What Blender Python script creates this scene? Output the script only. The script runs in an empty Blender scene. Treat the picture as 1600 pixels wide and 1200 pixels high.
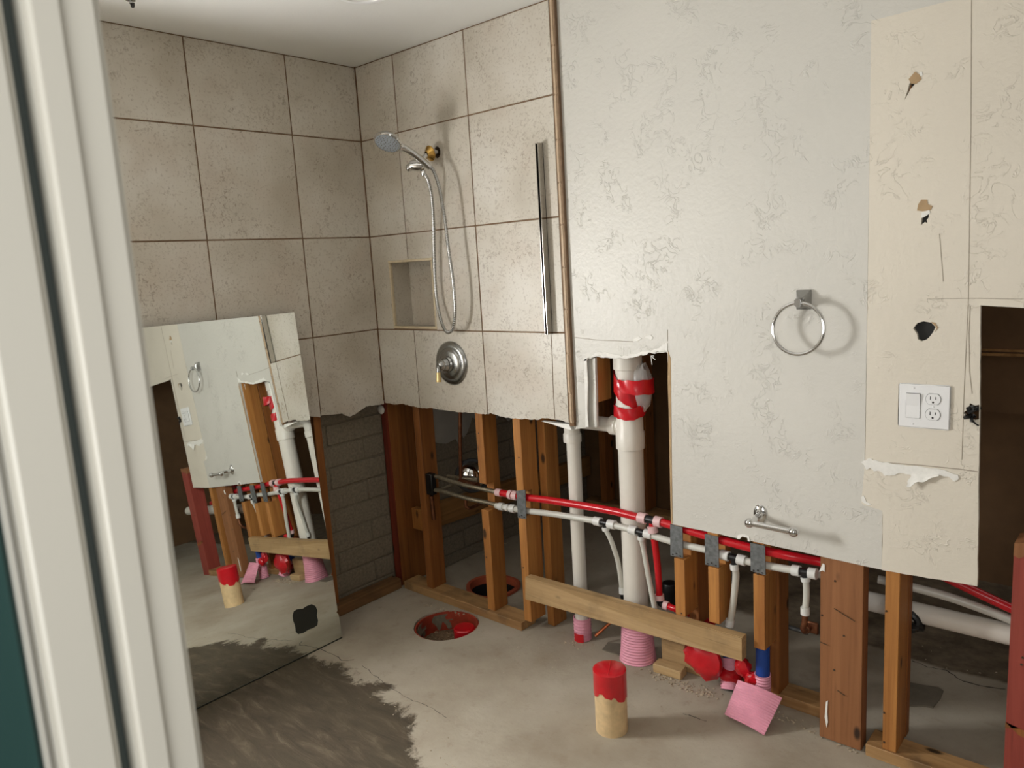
import bpy, bmesh, math, random
from mathutils import Vector, Matrix
random.seed(7)
SC = bpy.context.scene
COL = SC.collection
# ------------------------------------------------------------------ camera
F = 1175.52
CAM = Vector((2.74803, -2.16272, 1.52356))
CR = Vector((0.7487462, 0.6601656, -0.0596708))
CU = Vector((-0.0609498, 0.1582072, 0.9855230))
CD = Vector((-0.6600487, 0.7342696, -0.1586940))
def bp(px, py, ax, v):
    """point of the photograph seen on a real plane of the room (x=, y= or z=)"""
    D = CD + CR*((px-800)/F) - CU*((py-600)/F)
    i = 'xyz'.index(ax)
    return CAM + D*((v-CAM[i])/D[i])
cam = bpy.data.cameras.new('camera')
co = bpy.data.objects.new('camera', cam); COL.objects.link(co)
co.matrix_world = Matrix(((CR.x, CU.x, -CD.x, CAM.x), (CR.y, CU.y, -CD.y, CAM.y), (CR.z, CU.z, -CD.z, CAM.z), (0, 0, 0, 1)))
cam.sensor_fit = 'HORIZONTAL'; cam.sensor_width = 36; cam.lens = F/1600*36
cam.clip_start = 0.02
cam.dof.use_dof = True; cam.dof.focus_distance = 2.9; cam.dof.aperture_fstop = 7.0
SC.camera = co
# ------------------------------------------------------------------ world, lights, exposure
w = bpy.data.worlds.new('world'); SC.world = w; w.use_nodes = True
bg = w.node_tree.nodes['Background']; bg.inputs[0].default_value = (1.0, 0.98, 0.95, 1); bg.inputs[1].default_value = 0.16
def area(name, loc, direction, sx, sy, power, color=(1, 1, 1)):
    l = bpy.data.lights.new(name, 'AREA'); l.shape = 'RECTANGLE'; l.size = sx; l.size_y = sy
    l.energy = power; l.color = color
    o = bpy.data.objects.new(name, l); COL.objects.link(o); o.location = loc
    o.rotation_euler = Vector(direction).to_track_quat('-Z', 'Z').to_euler()
    return o
area('window_daylight', (-0.12, -1.55, 1.30), (1, 0.15, 0.0), 0.52, 0.74, 79, (1.0, 0.995, 0.975))
area('room_fill', (3.9, -1.3, 1.5), (-1, 0.12, -0.05), 0.9, 1.2, 2.0, (1.0, 0.95, 0.87))  # added fill from the right, no window stands behind it
area('hall_fill', (3.15, -3.35, 1.75), (-0.3, 1.0, -0.12), 1.1, 1.3, 27, (1.0, 0.98, 0.94))  # added fill behind the camera for the jamb and beige strip
area('jamb_fill', (3.9, -2.75, 1.6), (-1, 0.42, -0.05), 0.7, 1.2, 5.6, (1.0, 0.98, 0.94))  # second added fill on the hall side, aimed to brighten the jamb
area('far_room_fill', (3.0, 0.95, 2.33), (-0.35, 0.0, -1), 0.9, 0.9, 4.5, (1.0, 0.98, 0.94))  # added overhead fill to brighten the far room and the stud bays
vs = SC.view_settings
SC.display_settings.display_device = 'sRGB'
vs.view_transform = 'Standard'; vs.look = 'None'; vs.gamma = 1; vs.exposure = 0.0; vs.use_curve_mapping = False
# ------------------------------------------------------------------ materials
def lin(c):
    return tuple(((v/255)/12.92 if v/255 <= 0.04045 else ((v/255+0.055)/1.055)**2.4) for v in c) + (1,)
class NT:
    def __init__(s, name, rough=0.6, metal=0.0):
        s.m = bpy.data.materials.new(name); s.m.use_nodes = True
        s.t = s.m.node_tree; s.b = s.t.nodes['Principled BSDF']
        s.b.inputs['Roughness'].default_value = rough; s.b.inputs['Metallic'].default_value = metal
        g = s.n('ShaderNodeNewGeometry'); s.pos = g.outputs['Position']
    def n(s, k, **kw):
        x = s.t.nodes.new(k)
        for a, v in kw.items(): setattr(x, a, v)
        return x
    def l(s, a, b): s.t.links.new(a, b)
    def put(s, sock, v):
        if hasattr(v, 'links'): s.l(v, sock)
        else: sock.default_value = v
    def rnd(s): return s.n('ShaderNodeObjectInfo').outputs['Random']
    def math(s, op, a, b=0.0, c=None):
        x = s.n('ShaderNodeMath', operation=op); s.put(x.inputs[0], a); s.put(x.inputs[1], b)
        if c is not None: s.put(x.inputs[2], c)
        return x.outputs[0]
    def vmul(s, v, k):
        x = s.n('ShaderNodeVectorMath', operation='MULTIPLY'); s.put(x.inputs[0], v); x.inputs[1].default_value = k
        return x.outputs[0]
    def offset(s, v, k=13.0):
        x = s.n('ShaderNodeVectorMath', operation='ADD'); s.put(x.inputs[0], v)
        c = s.n('ShaderNodeCombineXYZ'); r = s.math('MULTIPLY', s.rnd(), k)
        for i in range(3): s.l(r, c.inputs[i])
        s.l(c.outputs[0], x.inputs[1]); return x.outputs[0]
    def noise(s, v, scale, detail=4.0, rough=0.55, dist=0.0):
        x = s.n('ShaderNodeTexNoise'); s.put(x.inputs['Vector'], v)
        x.inputs['Scale'].default_value = scale; x.inputs['Detail'].default_value = detail
        x.inputs['Roughness'].default_value = rough; x.inputs['Distortion'].default_value = dist
        return x.outputs['Fac']
    def ramp(s, f, stops):
        x = s.n('ShaderNodeValToRGB'); s.put(x.inputs[0], f); e = x.color_ramp.elements
        while len(e) < len(stops): e.new(0.5)
        for q, (p, c) in zip(e, stops): q.position = p; q.color = c if len(c) == 4 else tuple(c)+(1,)
        return x.outputs[0]
    def step(s, f, a, b):
        x = s.n('ShaderNodeMapRange', interpolation_type='SMOOTHSTEP'); s.put(x.inputs[0], f)
        x.inputs[1].default_value = a; x.inputs[2].default_value = b
        return x.outputs[0]
    def mix(s, f, a, b, mode='MIX'):
        x = s.n('ShaderNodeMix', data_type='RGBA', blend_type=mode)
        s.put(x.inputs[0], f); s.put(x.inputs[6], a); s.put(x.inputs[7], b); return x.outputs[2]
    def color(s, c): s.put(s.b.inputs['Base Color'], c)
    def bump(s, h, strength=0.3, dist=0.002):
        x = s.n('ShaderNodeBump'); s.put(x.inputs['Height'], h)
        x.inputs['Strength'].default_value = strength; x.inputs['Distance'].default_value = dist
        s.l(x.outputs[0], s.b.inputs['Normal'])
def simple(name, c, rough=0.5, metal=0.0, var=0.0, bump=0.0, scale=40, coat=0.0, alpha=None):
    s = NT(name, rough, metal); base = lin(c)
    if var or bump:
        f = s.noise(s.pos, scale, 5)
        if var:
            lo = tuple(v*(1-var) for v in base[:3])+(1,); hi = tuple(min(1, v*(1+var)) for v in base[:3])+(1,)
            s.color(s.ramp(f, [(0.3, lo), (0.7, hi)]))
        else: s.color(base)
        if bump: s.bump(f, bump)
    else: s.color(base)
    if coat: s.b.inputs['Coat Weight'].default_value = coat
    if alpha: s.b.inputs['Alpha'].default_value = alpha
    return s.m
def wood(name, c1, c2, axis='z', knots=True, dirt=0.0):
    s = NT(name, 0.62)
    k = {'x': (1.6, 38, 38), 'y': (38, 1.6, 38), 'z': (38, 38, 1.6)}[axis]
    v = s.offset(s.pos, 9.0)
    f = s.noise(s.vmul(v, k), 1.0, 6, 0.6, 0.8)
    k2 = tuple(q*0.22 for q in k)
    f2 = s.noise(s.vmul(v, k2), 1.0, 2, 0.5, 0.3)
    ff = s.math('ADD', s.math('MULTIPLY', f, 0.6), s.math('MULTIPLY', f2, 0.4))
    col = s.ramp(ff, [(0.36, lin(c2)), (0.62, lin(c1))])
    fine = s.noise(s.vmul(v, tuple(q*4 for q in k)), 1.0, 3)
    col = s.mix(s.math('MULTIPLY', s.step(fine, 0.55, 0.8), 0.35), col, lin(tuple(q*0.6 for q in c2)))
    if knots:
        vo = s.n('ShaderNodeTexVoronoi'); s.l(s.vmul(v, {'x': (5, 11, 11), 'y': (11, 5, 11), 'z': (11, 11, 5)}[axis]), vo.inputs['Vector'])
        vo.inputs['Scale'].default_value = 1.0
        col = s.mix(s.math('SUBTRACT', 1.0, s.step(vo.outputs['Distance'], 0.07, 0.16)), col, lin(tuple(q*0.42 for q in c2)))
    if dirt:
        d = s.noise(v, 9.0, 4)
        col = s.mix(s.math('MULTIPLY', s.step(d, 0.5, 0.72), dirt), col, lin((74, 58, 42)))
    s.color(col); s.bump(ff, 0.25, 0.002)
    return s.m
M = {}
def tile_mat():
    s = NT('travertine_tile', 0.42)
    v = s.offset(s.pos, 17.0)
    big = s.noise(v, 3.2, 3, 0.5)
    col = s.ramp(big, [(0.3, lin((186, 178, 163))), (0.5, lin((203, 196, 183))), (0.7, lin((214, 209, 199)))])
    pink = s.noise(v, 5.0, 2)
    col = s.mix(s.math('MULTIPLY', s.step(pink, 0.5, 0.7), 0.3), col, lin((190, 174, 157)))
    cl = s.noise(v, 7.5, 3, 0.6)                    # clusters of fine pits
    fine = s.noise(v, 58.0, 6, 0.74, 1.0)
    mask = s.math('MULTIPLY', s.step(cl, 0.42, 0.62), s.step(fine, 0.53, 0.62))
    col = s.mix(s.math('MULTIPLY', mask, 0.5), col, lin((118, 99, 78)))
    sp = s.noise(v, 110.0, 3)
    col = s.mix(s.math('MULTIPLY', s.step(sp, 0.54, 0.70), 0.35), col, lin((132, 114, 94)))
    s.color(col); s.bump(fine, 0.12, 0.001)
    return s.m
M['tile'] = tile_mat()
def drywall_mat(name, c, amount, c2=None):
    s = NT(name, 0.44)
    a = s.noise(s.pos, 20.0, 4, 0.55, 1.5)
    ridge = s.math('SUBTRACT', 1.0, s.step(s.math('ABSOLUTE', s.math('SUBTRACT', a, 0.5)), 0.0, 0.03))
    msk = s.step(s.noise(s.pos, 9.0, 3), 0.5, 0.64)
    fine = s.noise(s.pos, 60.0, 3)
    h = s.math('ADD', s.math('MULTIPLY', ridge, msk), s.math('MULTIPLY', fine, 0.7))
    big = s.noise(s.pos, 1.7, 2)
    c2 = c2 or tuple(q*0.97 for q in c)
    s.color(s.ramp(big, [(0.35, lin(c2)), (0.65, lin(c))]))
    s.bump(h, amount, 0.004)
    return s.m
M['drywall'] = drywall_mat('textured_drywall_paint', (213, 210, 202), 0.5)
M['beige'] = drywall_mat('beige_drywall_paint', (226, 218, 203), 0.5)
M['ceiling'] = drywall_mat('ceiling_paint', (234, 234, 230), 0.15)
M['whitewall'] = drywall_mat('plain_wall_paint', (172, 166, 155), 0.1)
M['paper'] = simple('torn_gypsum', (236, 234, 228), 0.8, var=0.05, bump=0.3, scale=90)
M['brownpaper'] = simple('torn_kraft_paper', (176, 148, 112), 0.85, var=0.1)
M['grout'] = simple('brown_grout', (122, 98, 76), 0.9, var=0.15)
M['mortar_edge'] = simple('mortar_edge', (112, 84, 58), 0.9, var=0.25, bump=0.4, scale=60)
M['bullnose'] = simple('bullnose_edge', (190, 166, 138), 0.6, var=0.12, scale=50)
M['nicheedge'] = simple('niche_trim', (206, 190, 160), 0.5, var=0.1, scale=60)
def concrete_mat():
    s = NT('bare_concrete_slab', 0.85)
    p = s.pos
    n1 = s.noise(p, 2.4, 5, 0.6); n2 = s.noise(p, 14.0, 6, 0.65); n3 = s.noise(p, 120.0, 3)
    base = s.ramp(n1, [(0.3, lin((152, 140, 122))), (0.5, lin((170, 160, 143))), (0.72, lin((184, 176, 160)))])
    base = s.mix(s.math('MULTIPLY', s.step(n2, 0.55, 0.72), 0.4), base, lin((144, 129, 109)))
    base = s.mix(s.math('MULTIPLY', s.step(n3, 0.6, 0.75), 0.25), base, lin((116, 100, 82)))
    # old flooring adhesive: worn brown patch in front of the mirror
    sx = s.n('ShaderNodeSeparateXYZ'); s.l(p, sx.inputs[0])
    d = s.math('SUBTRACT', s.math('MULTIPLY', sx.outputs[1], -1.0), 0.63)
    d = s.math('ADD', d, s.math('MULTIPLY', s.math('SUBTRACT', s.noise(p, 6.5, 6, 0.7, 0.6), 0.5), 0.34))
    d = s.math('SUBTRACT', d, s.math('MULTIPLY', s.math('MAXIMUM', s.math('SUBTRACT', sx.outputs[0], 0.72), 0.0), 0.55))
    m = s.step(d, -0.02, 0.02)
    st = s.noise(s.vmul(p, (6, 22, 8)), 1.0, 6, 0.7, 0.7)
    worn = s.ramp(st, [(0.3, lin((64, 54, 41))), (0.5, lin((84, 72, 57))), (0.62, lin((104, 91, 73))), (0.78, lin((138, 123, 102)))])
    worn = s.mix(s.math('MULTIPLY', s.step(s.noise(p, 3.4, 3), 0.47, 0.54), 0.6), worn, lin((84, 74, 57)))
    worn2 = s.ramp(st, [(0.3, lin((60, 53, 41))), (0.55, lin((80, 71, 55))), (0.8, lin((122, 109, 90)))])
    worn = s.mix(0.5, worn, worn2)
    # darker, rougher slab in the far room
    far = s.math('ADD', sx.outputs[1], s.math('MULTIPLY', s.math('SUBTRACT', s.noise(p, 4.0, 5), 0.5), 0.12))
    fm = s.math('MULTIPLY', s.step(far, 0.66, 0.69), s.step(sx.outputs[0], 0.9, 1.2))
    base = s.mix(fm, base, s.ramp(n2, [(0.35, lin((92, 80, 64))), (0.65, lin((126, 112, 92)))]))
    s.color(s.mix(m, base, worn))
    # fine cracks
    h = s.math('ADD', s.math('MULTIPLY', n2, 0.7), s.math('MULTIPLY', s.math('MULTIPLY', st, m), 1.6))
    h = s.math('SUBTRACT', h, s.math('MULTIPLY', m, 0.8))
    s.bump(h, 0.5, 0.006)
    return s.m
M['concrete'] = concrete_mat()
M['patch'] = simple('grey_mortar_patch', (116, 108, 94), 0.9, var=0.12, bump=0.3, scale=30)
M['block'] = simple('cinder_block', (130, 121, 105), 0.95, var=0.22, bump=0.6, scale=85)
M['mortar'] = simple('block_mortar', (122, 113, 97), 0.95, var=0.18, bump=0.5, scale=60)
M['greypaint'] = simple('old_grey_paint', (168, 166, 158), 0.7, var=0.1, scale=12)
M['stud'] = wood('fir_stud', (188, 130, 66), (150, 94, 42))
M['studdark'] = wood('old_fir_stud', (160, 100, 46), (116, 68, 28))
M['studpale'] = wood('pale_fir_post', (150, 100, 62), (126, 80, 45))
M['redstud'] = wood('red_stained_stud', (140, 58, 36), (96, 34, 22))
M['redpost'] = wood('red_painted_post', (160, 72, 58), (132, 52, 42))
M['plate'] = wood('sole_plate_wood', (186, 148, 100), (146, 108, 66), 'x', True, 0.55)
M['brace'] = wood('grey_tan_brace_wood', (190, 160, 116), (160, 128, 86), 'x', True, 0.3)
M['ledger'] = wood('ledger_wood', (176, 130, 76), (136, 96, 50), 'y', True, 0.2)
M['furring'] = wood('furring_wood', (140, 104, 66), (104, 74, 44), 'y', True, 0.4)
M['osb'] = simple('brown_sheathing', (110, 82, 54), 0.85, var=0.12, scale=9)
M['pvc'] = simple('white_pvc', (226, 221, 211), 0.38, var=0.03, scale=6)
M['redpex'] = simple('red_pex', (196, 22, 34), 0.28)
M['whitepex'] = simple('translucent_pex', (204, 203, 194), 0.32)
M['ring'] = simple('pex_ring', (220, 220, 216), 0.4)
M['pinkring'] = simple('pex_ring_pinkish', (224, 188, 188), 0.4)
M['blackplastic'] = simple('black_plastic', (20, 20, 21), 0.4)
M['galv'] = simple('galvanised_steel', (132, 136, 138), 0.48, 0.75, var=0.3, scale=70)
M['copper'] = simple('aged_copper', (128, 84, 60), 0.45, 0.85, var=0.3, scale=50)
M['copperbright'] = simple('bright_copper', (200, 118, 78), 0.3, 0.9, var=0.2)
M['solder'] = simple('soldered_copper', (150, 140, 120), 0.45, 0.7, var=0.3, scale=60)
M['chrome'] = simple('chrome', (222, 222, 222), 0.07, 1.0)
M['satin'] = simple('satin_nickel', (170, 170, 168), 0.24, 1.0)
M['alu'] = simple('polished_aluminium', (196, 192, 186), 0.16, 1.0)
M['brass'] = simple('polished_brass', (214, 172, 96), 0.14, 1.0)
M['gold'] = simple('pale_brass_tip', (214, 188, 130), 0.3, 0.6)
M['mirror'] = simple('silvered_glass', (226, 230, 226), 0.012, 1.0)
M['mirroredge'] = simple('dark_glass_edge', (34, 40, 36), 0.3)
M['whiteplastic'] = simple('white_plastic', (238, 238, 238), 0.3)
M['slot'] = simple('dark_slot', (36, 32, 30), 0.7)
M['tape'] = simple('red_tape', (196, 18, 32), 0.3, var=0.12, scale=30, bump=0.25, coat=0.3)
M['clearwrap'] = simple('clear_plastic_wrap', (214, 212, 208), 0.22, alpha=0.42, var=0.1, bump=0.5, scale=28)
M['pink'] = simple('pink_foam', (230, 160, 180), 0.55, var=0.1, scale=18)
M['blue'] = simple('blue_sleeve', (24, 66, 146), 0.45)
M['stub'] = simple('cream_old_pvc', (214, 186, 142), 0.6, var=0.16, scale=30, bump=0.2)
M['orange'] = simple('terracotta_pipe', (172, 84, 56), 0.6, var=0.15, scale=22)
M['pitred'] = simple('stained_orange_liner', (158, 60, 40), 0.5, var=0.3, scale=18)
M['gravel'] = simple('wet_gravel', (112, 92, 70), 0.8, var=0.5, scale=120, bump=0.9)
M['dark'] = simple('dark_cavity', (22, 19, 16), 0.9)
M['jamb'] = simple('glossy_door_paint', (218, 216, 206), 0.35, var=0.015, scale=3)
M['teal'] = simple('teal_door_paint', (40, 74, 72), 0.4)
M['seal'] = simple('grey_weatherstrip', (88, 98, 98), 0.7)
M['lamp'] = simple('frosted_lamp_lens', (226, 226, 220), 0.4)
M['nail'] = simple('steel_nail', (96, 84, 72), 0.45, 0.8)
M['chip'] = simple('plaster_chips', (178, 164, 142), 0.9, var=0.25, scale=60)
M['pencil'] = simple('pencil_mark', (150, 138, 122), 0.9)
M['lensgrey'] = simple('grey_spray_face', (140, 146, 150), 0.35, var=0.1)
# ------------------------------------------------------------------ geometry helpers
OFF = {}
class MB:
    def __init__(s): s.bm = bmesh.new()
    def box(s, x0, x1, y0, y1, z0, z1, bev=0.0, seg=1):
        t = bmesh.new(); bmesh.ops.create_cube(t, size=1)
        for v in t.verts:
            v.co = Vector(((x0+x1)/2+v.co.x*(x1-x0), (y0+y1)/2+v.co.y*(y1-y0), (z0+z1)/2+v.co.z*(z1-z0)))
        if bev: bmesh.ops.bevel(t, geom=list(t.edges), offset=bev, segments=seg, affect='EDGES', clamp_overlap=True)
        s.join(t); return s
    def join(s, t):
        me = bpy.data.meshes.new('tmp'); t.to_mesh(me); t.free(); s.bm.from_mesh(me); bpy.data.meshes.remove(me)
    def poly(s, outer, holes=(), plane='y', at=0.0, thick=0.012, sign=1):
        """flat sheet with an outline (u, v) and holes; plane y: (x,z), plane x: (y,z), plane z: (x,y)"""
        def P(u, v, o):
            return Vector((u, o, v)) if plane == 'y' else Vector((o, u, v)) if plane == 'x' else Vector((u, v, o))
        t = bmesh.new(); edges = []
        for loop in [outer]+list(holes):
            vs = [t.verts.new(P(u, v, at)) for u, v in loop]
            for i in range(len(vs)): edges.append(t.edges.new((vs[i], vs[(i+1) % len(vs)])))
        bmesh.ops.triangle_fill(t, use_beauty=True, use_dissolve=False, edges=edges)
        if thick:
            r = bmesh.ops.extrude_face_region(t, geom=list(t.faces), use_keep_orig=True)
            vec = Vector((0, thick*sign, 0)) if plane == 'y' else Vector((thick*sign, 0, 0)) if plane == 'x' else Vector((0, 0, thick*sign))
            for v in [g for g in r['geom'] if isinstance(g, bmesh.types.BMVert)]: v.co += vec
        bmesh.ops.recalc_face_normals(t, faces=list(t.faces))
        s.join(t); return s
    def tube(s, pts, r, seg=12, smooth=0, cap=True, radii=None):
        pts = [Vector(p) for p in pts]
        if smooth:
            q = []
            for i in range(len(pts)-1):
                p0 = pts[max(i-1, 0)]; p1 = pts[i]; p2 = pts[i+1]; p3 = pts[min(i+2, len(pts)-1)]
                for k in range(smooth):
                    t = k/smooth
                    q.append(0.5*((2*p1)+(p2-p0)*t+(2*p0-5*p1+4*p2-p3)*t*t+(3*p1-p0-3*p2+p3)*t*t*t))
            q.append(pts[-1]); pts = q
        bm = s.bm; rings = []; up = None
        for i, p in enumerate(pts):
            d = (pts[min(i+1, len(pts)-1)]-pts[max(i-1, 0)]).normalized()
            if up is None:
                up = Vector((0, 0, 1)) if abs(d.z) < 0.9 else Vector((1, 0, 0))
            a = (up-d*up.dot(d)).normalized(); b = d.cross(a); up = a
            rr = radii[min(len(radii)-1, i)] if radii else r
            rings.append([bm.verts.new(p+(a*math.cos(2*math.pi*k/seg)+b*math.sin(2*math.pi*k/seg))*rr) for k in range(seg)])
        for i in range(len(rings)-1):
            for k in range(seg):
                f = bm.faces.new((rings[i][k], rings[i][(k+1) % seg], rings[i+1][(k+1) % seg], rings[i+1][k])); f.smooth = True
        if cap:
            bm.faces.new(rings[0][::-1]); bm.faces.new(rings[-1])
        return s
    def lathe(s, prof, origin, axis=(0, 0, 1), seg=32, wob=None, close=False):
        """prof: list of (radius, height along axis)"""
        o = Vector(origin); ax = Vector(axis).normalized()
        a = ax.orthogonal().normalized(); b = ax.cross(a); bm = s.bm; rings = []
        for j, (r, h) in enumerate(prof):
            if r < 1e-6: rings.append([bm.verts.new(o+ax*h)]); continue
            ring = []
            for k in range(seg):
                th = 2*math.pi*k/seg
                rr = r*(1+(wob(th, h) if wob else 0))
                ring.append(bm.verts.new(o+ax*h+(a*math.cos(th)+b*math.sin(th))*rr))
            rings.append(ring)
        for i in range(len(rings)-1):
            A, B = rings[i], rings[i+1]
            for k in range(seg):
                k2 = (k+1) % seg
                if len(A) == 1 and len(B) == 1: continue
                if len(A) == 1: f = bm.faces.new((A[0], B[k2], B[k]))
                elif len(B) == 1: f = bm.faces.new((A[k], A[k2], B[0]))
                else: f = bm.faces.new((A[k], A[k2], B[k2], B[k]))
                f.smooth = True
        return s
    def sphere(s, c, r, seg=14, sc=(1, 1, 1)):
        n = 8
        prof = [(r*math.sin(math.pi*i/n), -r*math.cos(math.pi*i/n)) for i in range(n+1)]
        t = MB(); t.lathe(prof, (0, 0, 0), seg=seg)
        for v in t.bm.verts: v.co = Vector((v.co.x*sc[0], v.co.y*sc[1], v.co.z*sc[2]))+Vector(c)
        for f in t.bm.faces: f.smooth = True
        s.join(t.bm); return s
    def grid(s, fn, nu, nv, thick=0.0):
        bm = s.bm; V = [[bm.verts.new(Vector(fn(i/nu, j/nv))) for j in range(nv+1)] for i in range(nu+1)]
        fs = []
        for i in range(nu):
            for j in range(nv):
                f = bm.faces.new((V[i][j], V[i+1][j], V[i+1][j+1], V[i][j+1])); f.smooth = True; fs.append(f)
        if thick:
            bm.normal_update()
            bmesh.ops.solidify(bm, geom=fs, thickness=thick)
        return s
    def build(s, name, m, parent=None, label=None, recalc=True):
        off = OFF.get(parent.name, Vector((0, 0, 0))) if parent else Vector((0, 0, 0))
        if recalc: bmesh.ops.recalc_face_normals(s.bm, faces=list(s.bm.faces))
        if off.length: bmesh.ops.translate(s.bm, verts=list(s.bm.verts), vec=-off)
        me = bpy.data.meshes.new(name); s.bm.to_mesh(me); s.bm.free()
        me.set_sharp_from_angle(angle=math.radians(38))
        for q in (m if isinstance(m, (list, tuple)) else [m]): me.materials.append(q)
        o = bpy.data.objects.new(name, me); COL.objects.link(o)
        if parent: o.parent = parent
        if label: o['label'] = label
        OFF[o.name] = off
        return o
def thing(name, label, cat, loc, group=None):
    o = bpy.data.objects.new(name, None); COL.objects.link(o); o.location = loc; o.empty_display_size = 0.05
    o['label'] = label; o['category'] = cat
    if group: o['group'] = group
    OFF[o.name] = Vector(loc); return o
def tag(o, label, cat, group=None):
    o['label'] = label; o['category'] = cat
    if group: o['group'] = group
    # move the origin to the base of the thing
    me = o.data; xs = [v.co for v in me.vertices]
    c = Vector((sum(v.x for v in xs)/len(xs), sum(v.y for v in xs)/len(xs), min(v.z for v in xs)))
    me.transform(Matrix.Translation(-c)); o.location = c; OFF[o.name] = c
    return o
def struct(o): o['kind'] = 'structure'; return o
def jag(pts, amp=0.004, n=4, both=True):
    """ragged broken edge through the points"""
    out = []
    for i in range(len(pts)-1):
        a, b = pts[i], pts[i+1]
        for k in range(n):
            t = k/n; j = amp if k else 0
            out.append((a[0]+(b[0]-a[0])*t+(random.uniform(-j, j)*0.4 if both else 0), a[1]+(b[1]-a[1])*t+random.uniform(-j, j)))
    out.append(pts[-1]); return out
def XZ(px, py, y): p = bp(px, py, 'y', y); return (p.x, p.z)
def YZ(px, py, x): p = bp(px, py, 'x', x); return (p.y, p.z)
ZC = 2.40          # ceiling height
YD, YS, YB = 0.016, 0.030, 0.121   # drywall face, stud face, second row of studs
T = 0.414; G = 0.0027
# ================================================================== SETTING
# ---- floor slab with the two drain openings
pit_c, pit_r = Vector((0.452, -0.125, 0)), 0.142
back_c, back_r = Vector((0.372, 0.255, 0)), 0.118
def circ(c, r, n=40, wob=0.0): return [(c.x+r*(1+random.uniform(-wob, wob))*math.cos(2*math.pi*i/n), c.y+r*(1+random.uniform(-wob, wob))*math.sin(2*math.pi*i/n)) for i in range(n)]
fl = MB().poly([(-0.3, -4.2), (4.4, -4.2), (4.4, 1.9), (-0.3, 1.9)], [circ(pit_c, pit_r, 44, 0.012), circ(back_c, back_r, 36, 0.02)], 'z', 0.0, 0.16, -1).build('floor', M['concrete'])
struct(fl)
# ---- ceiling
struct(MB().box(-0.3, 4.4, -2.06, 1.9, ZC, ZC+0.1).build('ceiling', M['ceiling']))
# ---- left wall: backing, blocks, tiles
wl = MB()
WY0, WY1, WZ0, WZ1 = -1.84, -1.28, 0.92, 1.70        # window opening behind the door jamb
for (y0, y1, z0, z1) in ((WY1, 0.004, 0.93, ZC), (-2.06, WY0, 0.0, ZC), (WY0, WY1, WZ1, ZC), (WY0, WY1, 0.0, WZ0)):
    wl.box(-0.025, -0.0028, y0, y1, z0, z1)
wl.box(-0.2, -0.078, -2.06, WY0, 0, ZC); wl.box(-0.2, -0.0735, WY1, 0.03, 0, ZC); wl.box(-0.2, -0.078, WY0, WY1, 0, WZ0); wl.box(-0.2, -0.078, WY0, WY1, WZ1, ZC)
wl.box(-0.2, -0.078, 0.03, 0.19, 0, ZC); wl.box(-0.2, -0.006, 0.19, 1.9, 0, ZC)
wall_left = struct(wl.build('wall_left', [M['mortar']]))
bk = MB().box(-0.0268, -0.0022, WY1, 0.004, 0.945, ZC).build('backer_board', M['grout'], wall_left)
# concrete blocks, 0.1 m courses, front part behind the cut-away tile and far part beyond the stud wall
zrow = bp(603, 675, 'x', -0.07).z
jy = bp(566, 665, 'x', -0.07).y
k0 = -int(zrow/0.1)-1
def blocks(xf, y_lo, y_hi, ztop, joint, depth=0.03):
    k = k0
    while True:
        z0 = max(0.0, zrow+k*0.1); z1 = zrow+(k+1)*0.1; k += 1
        if z0 >= ztop: break
        if z1 <= 0.02: continue
        st = joint+(0.2 if k % 2 else 0.0)
        n = math.floor((y_lo-st)/0.4); y = st+n*0.4
        while y < y_hi:
            a, b = max(y+0.0035, y_lo), min(y+0.3965, y_hi)
            if b-a > 0.02:
                x = xf+random.uniform(-0.002, 0.002)
                MB().box(x-depth, x, a, b, z0+0.0035, z1-0.0035, 0.003).build('concrete_block', M['block'], wall_left)
            y += 0.4
blocks(-0.070, WY1, 0.028, 0.98, jy)
blocks(0.0, 0.19, 1.54, 1.30, jy+0.13)
# old grey paint left on the far blocks above a ragged line
rag = [(0.19, 0.70), (0.30, 0.66), (0.45, 0.62), (0.56, 0.74), (0.75, 0.70), (0.95, 0.66), (1.1, 0.72), (1.3, 0.68), (1.54, 0.72)]
MB().poly(jag(rag, 0.03, 5)+[(1.54, 2.39), (0.19, 2.39)], (), 'x', 0.004, 0.004).build('old_paint_layer', M['greypaint'], wall_left)
# wall tiles
Lcut_px = [(420, 655), (470, 648), (488, 651), (500, 652), (504, 648.5), (535, 646), (546, 651), (556, 647), (572, 635), (584, 633.5), (592, 633), (600, 631)]
Lcut = [YZ(x, y, 0.0) for x, y in Lcut_px]; Lcut[-1] = (-0.0015, Lcut[-1][1])
Lcut = [(WY1-0.0, Lcut[0][1]+0.01)]+Lcut
Rcut_px = [(602, 629), (615, 632), (630, 631), (640, 634), (649, 636), (660, 638), (674, 637.5), (695, 641), (719, 644), (741, 645), (755, 647), (763, 647.5), (766, 645), (785, 651), (801, 654), (825, 655), (842, 656), (847, 653), (871, 656), (889, 660)]
Rcut = [XZ(x, y, 0.0) for x, y in Rcut_px]; Rcut[0] = (0.0015, Rcut[0][1])
def cut_at(cut, u):
    for (a, b) in zip(cut, cut[1:]):
        if a[0] <= u <= b[0]: return a[1]+(b[1]-a[1])*(u-a[0])/(b[0]-a[0])
    return cut[0][1] if u < cut[0][0] else cut[-1][1]
rows = [ZC, ZC-0.311, ZC-0.311-T, ZC-0.311-2*T]
def tile_rect(parent, plane, u0, u1, z0, z1):
    # each tile hangs a hair differently
    e = random.uniform(-0.0006, 0.0006)
    m = MB()
    if plane == 'x': m.box(-0.009, 0.0+e, u0, u1, z0, z1, 0.0012)
    else: m.box(u0, u1, 0.0+e, 0.009, z0, z1, 0.0012)
    m.build('tile', M['tile'], parent)
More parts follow.
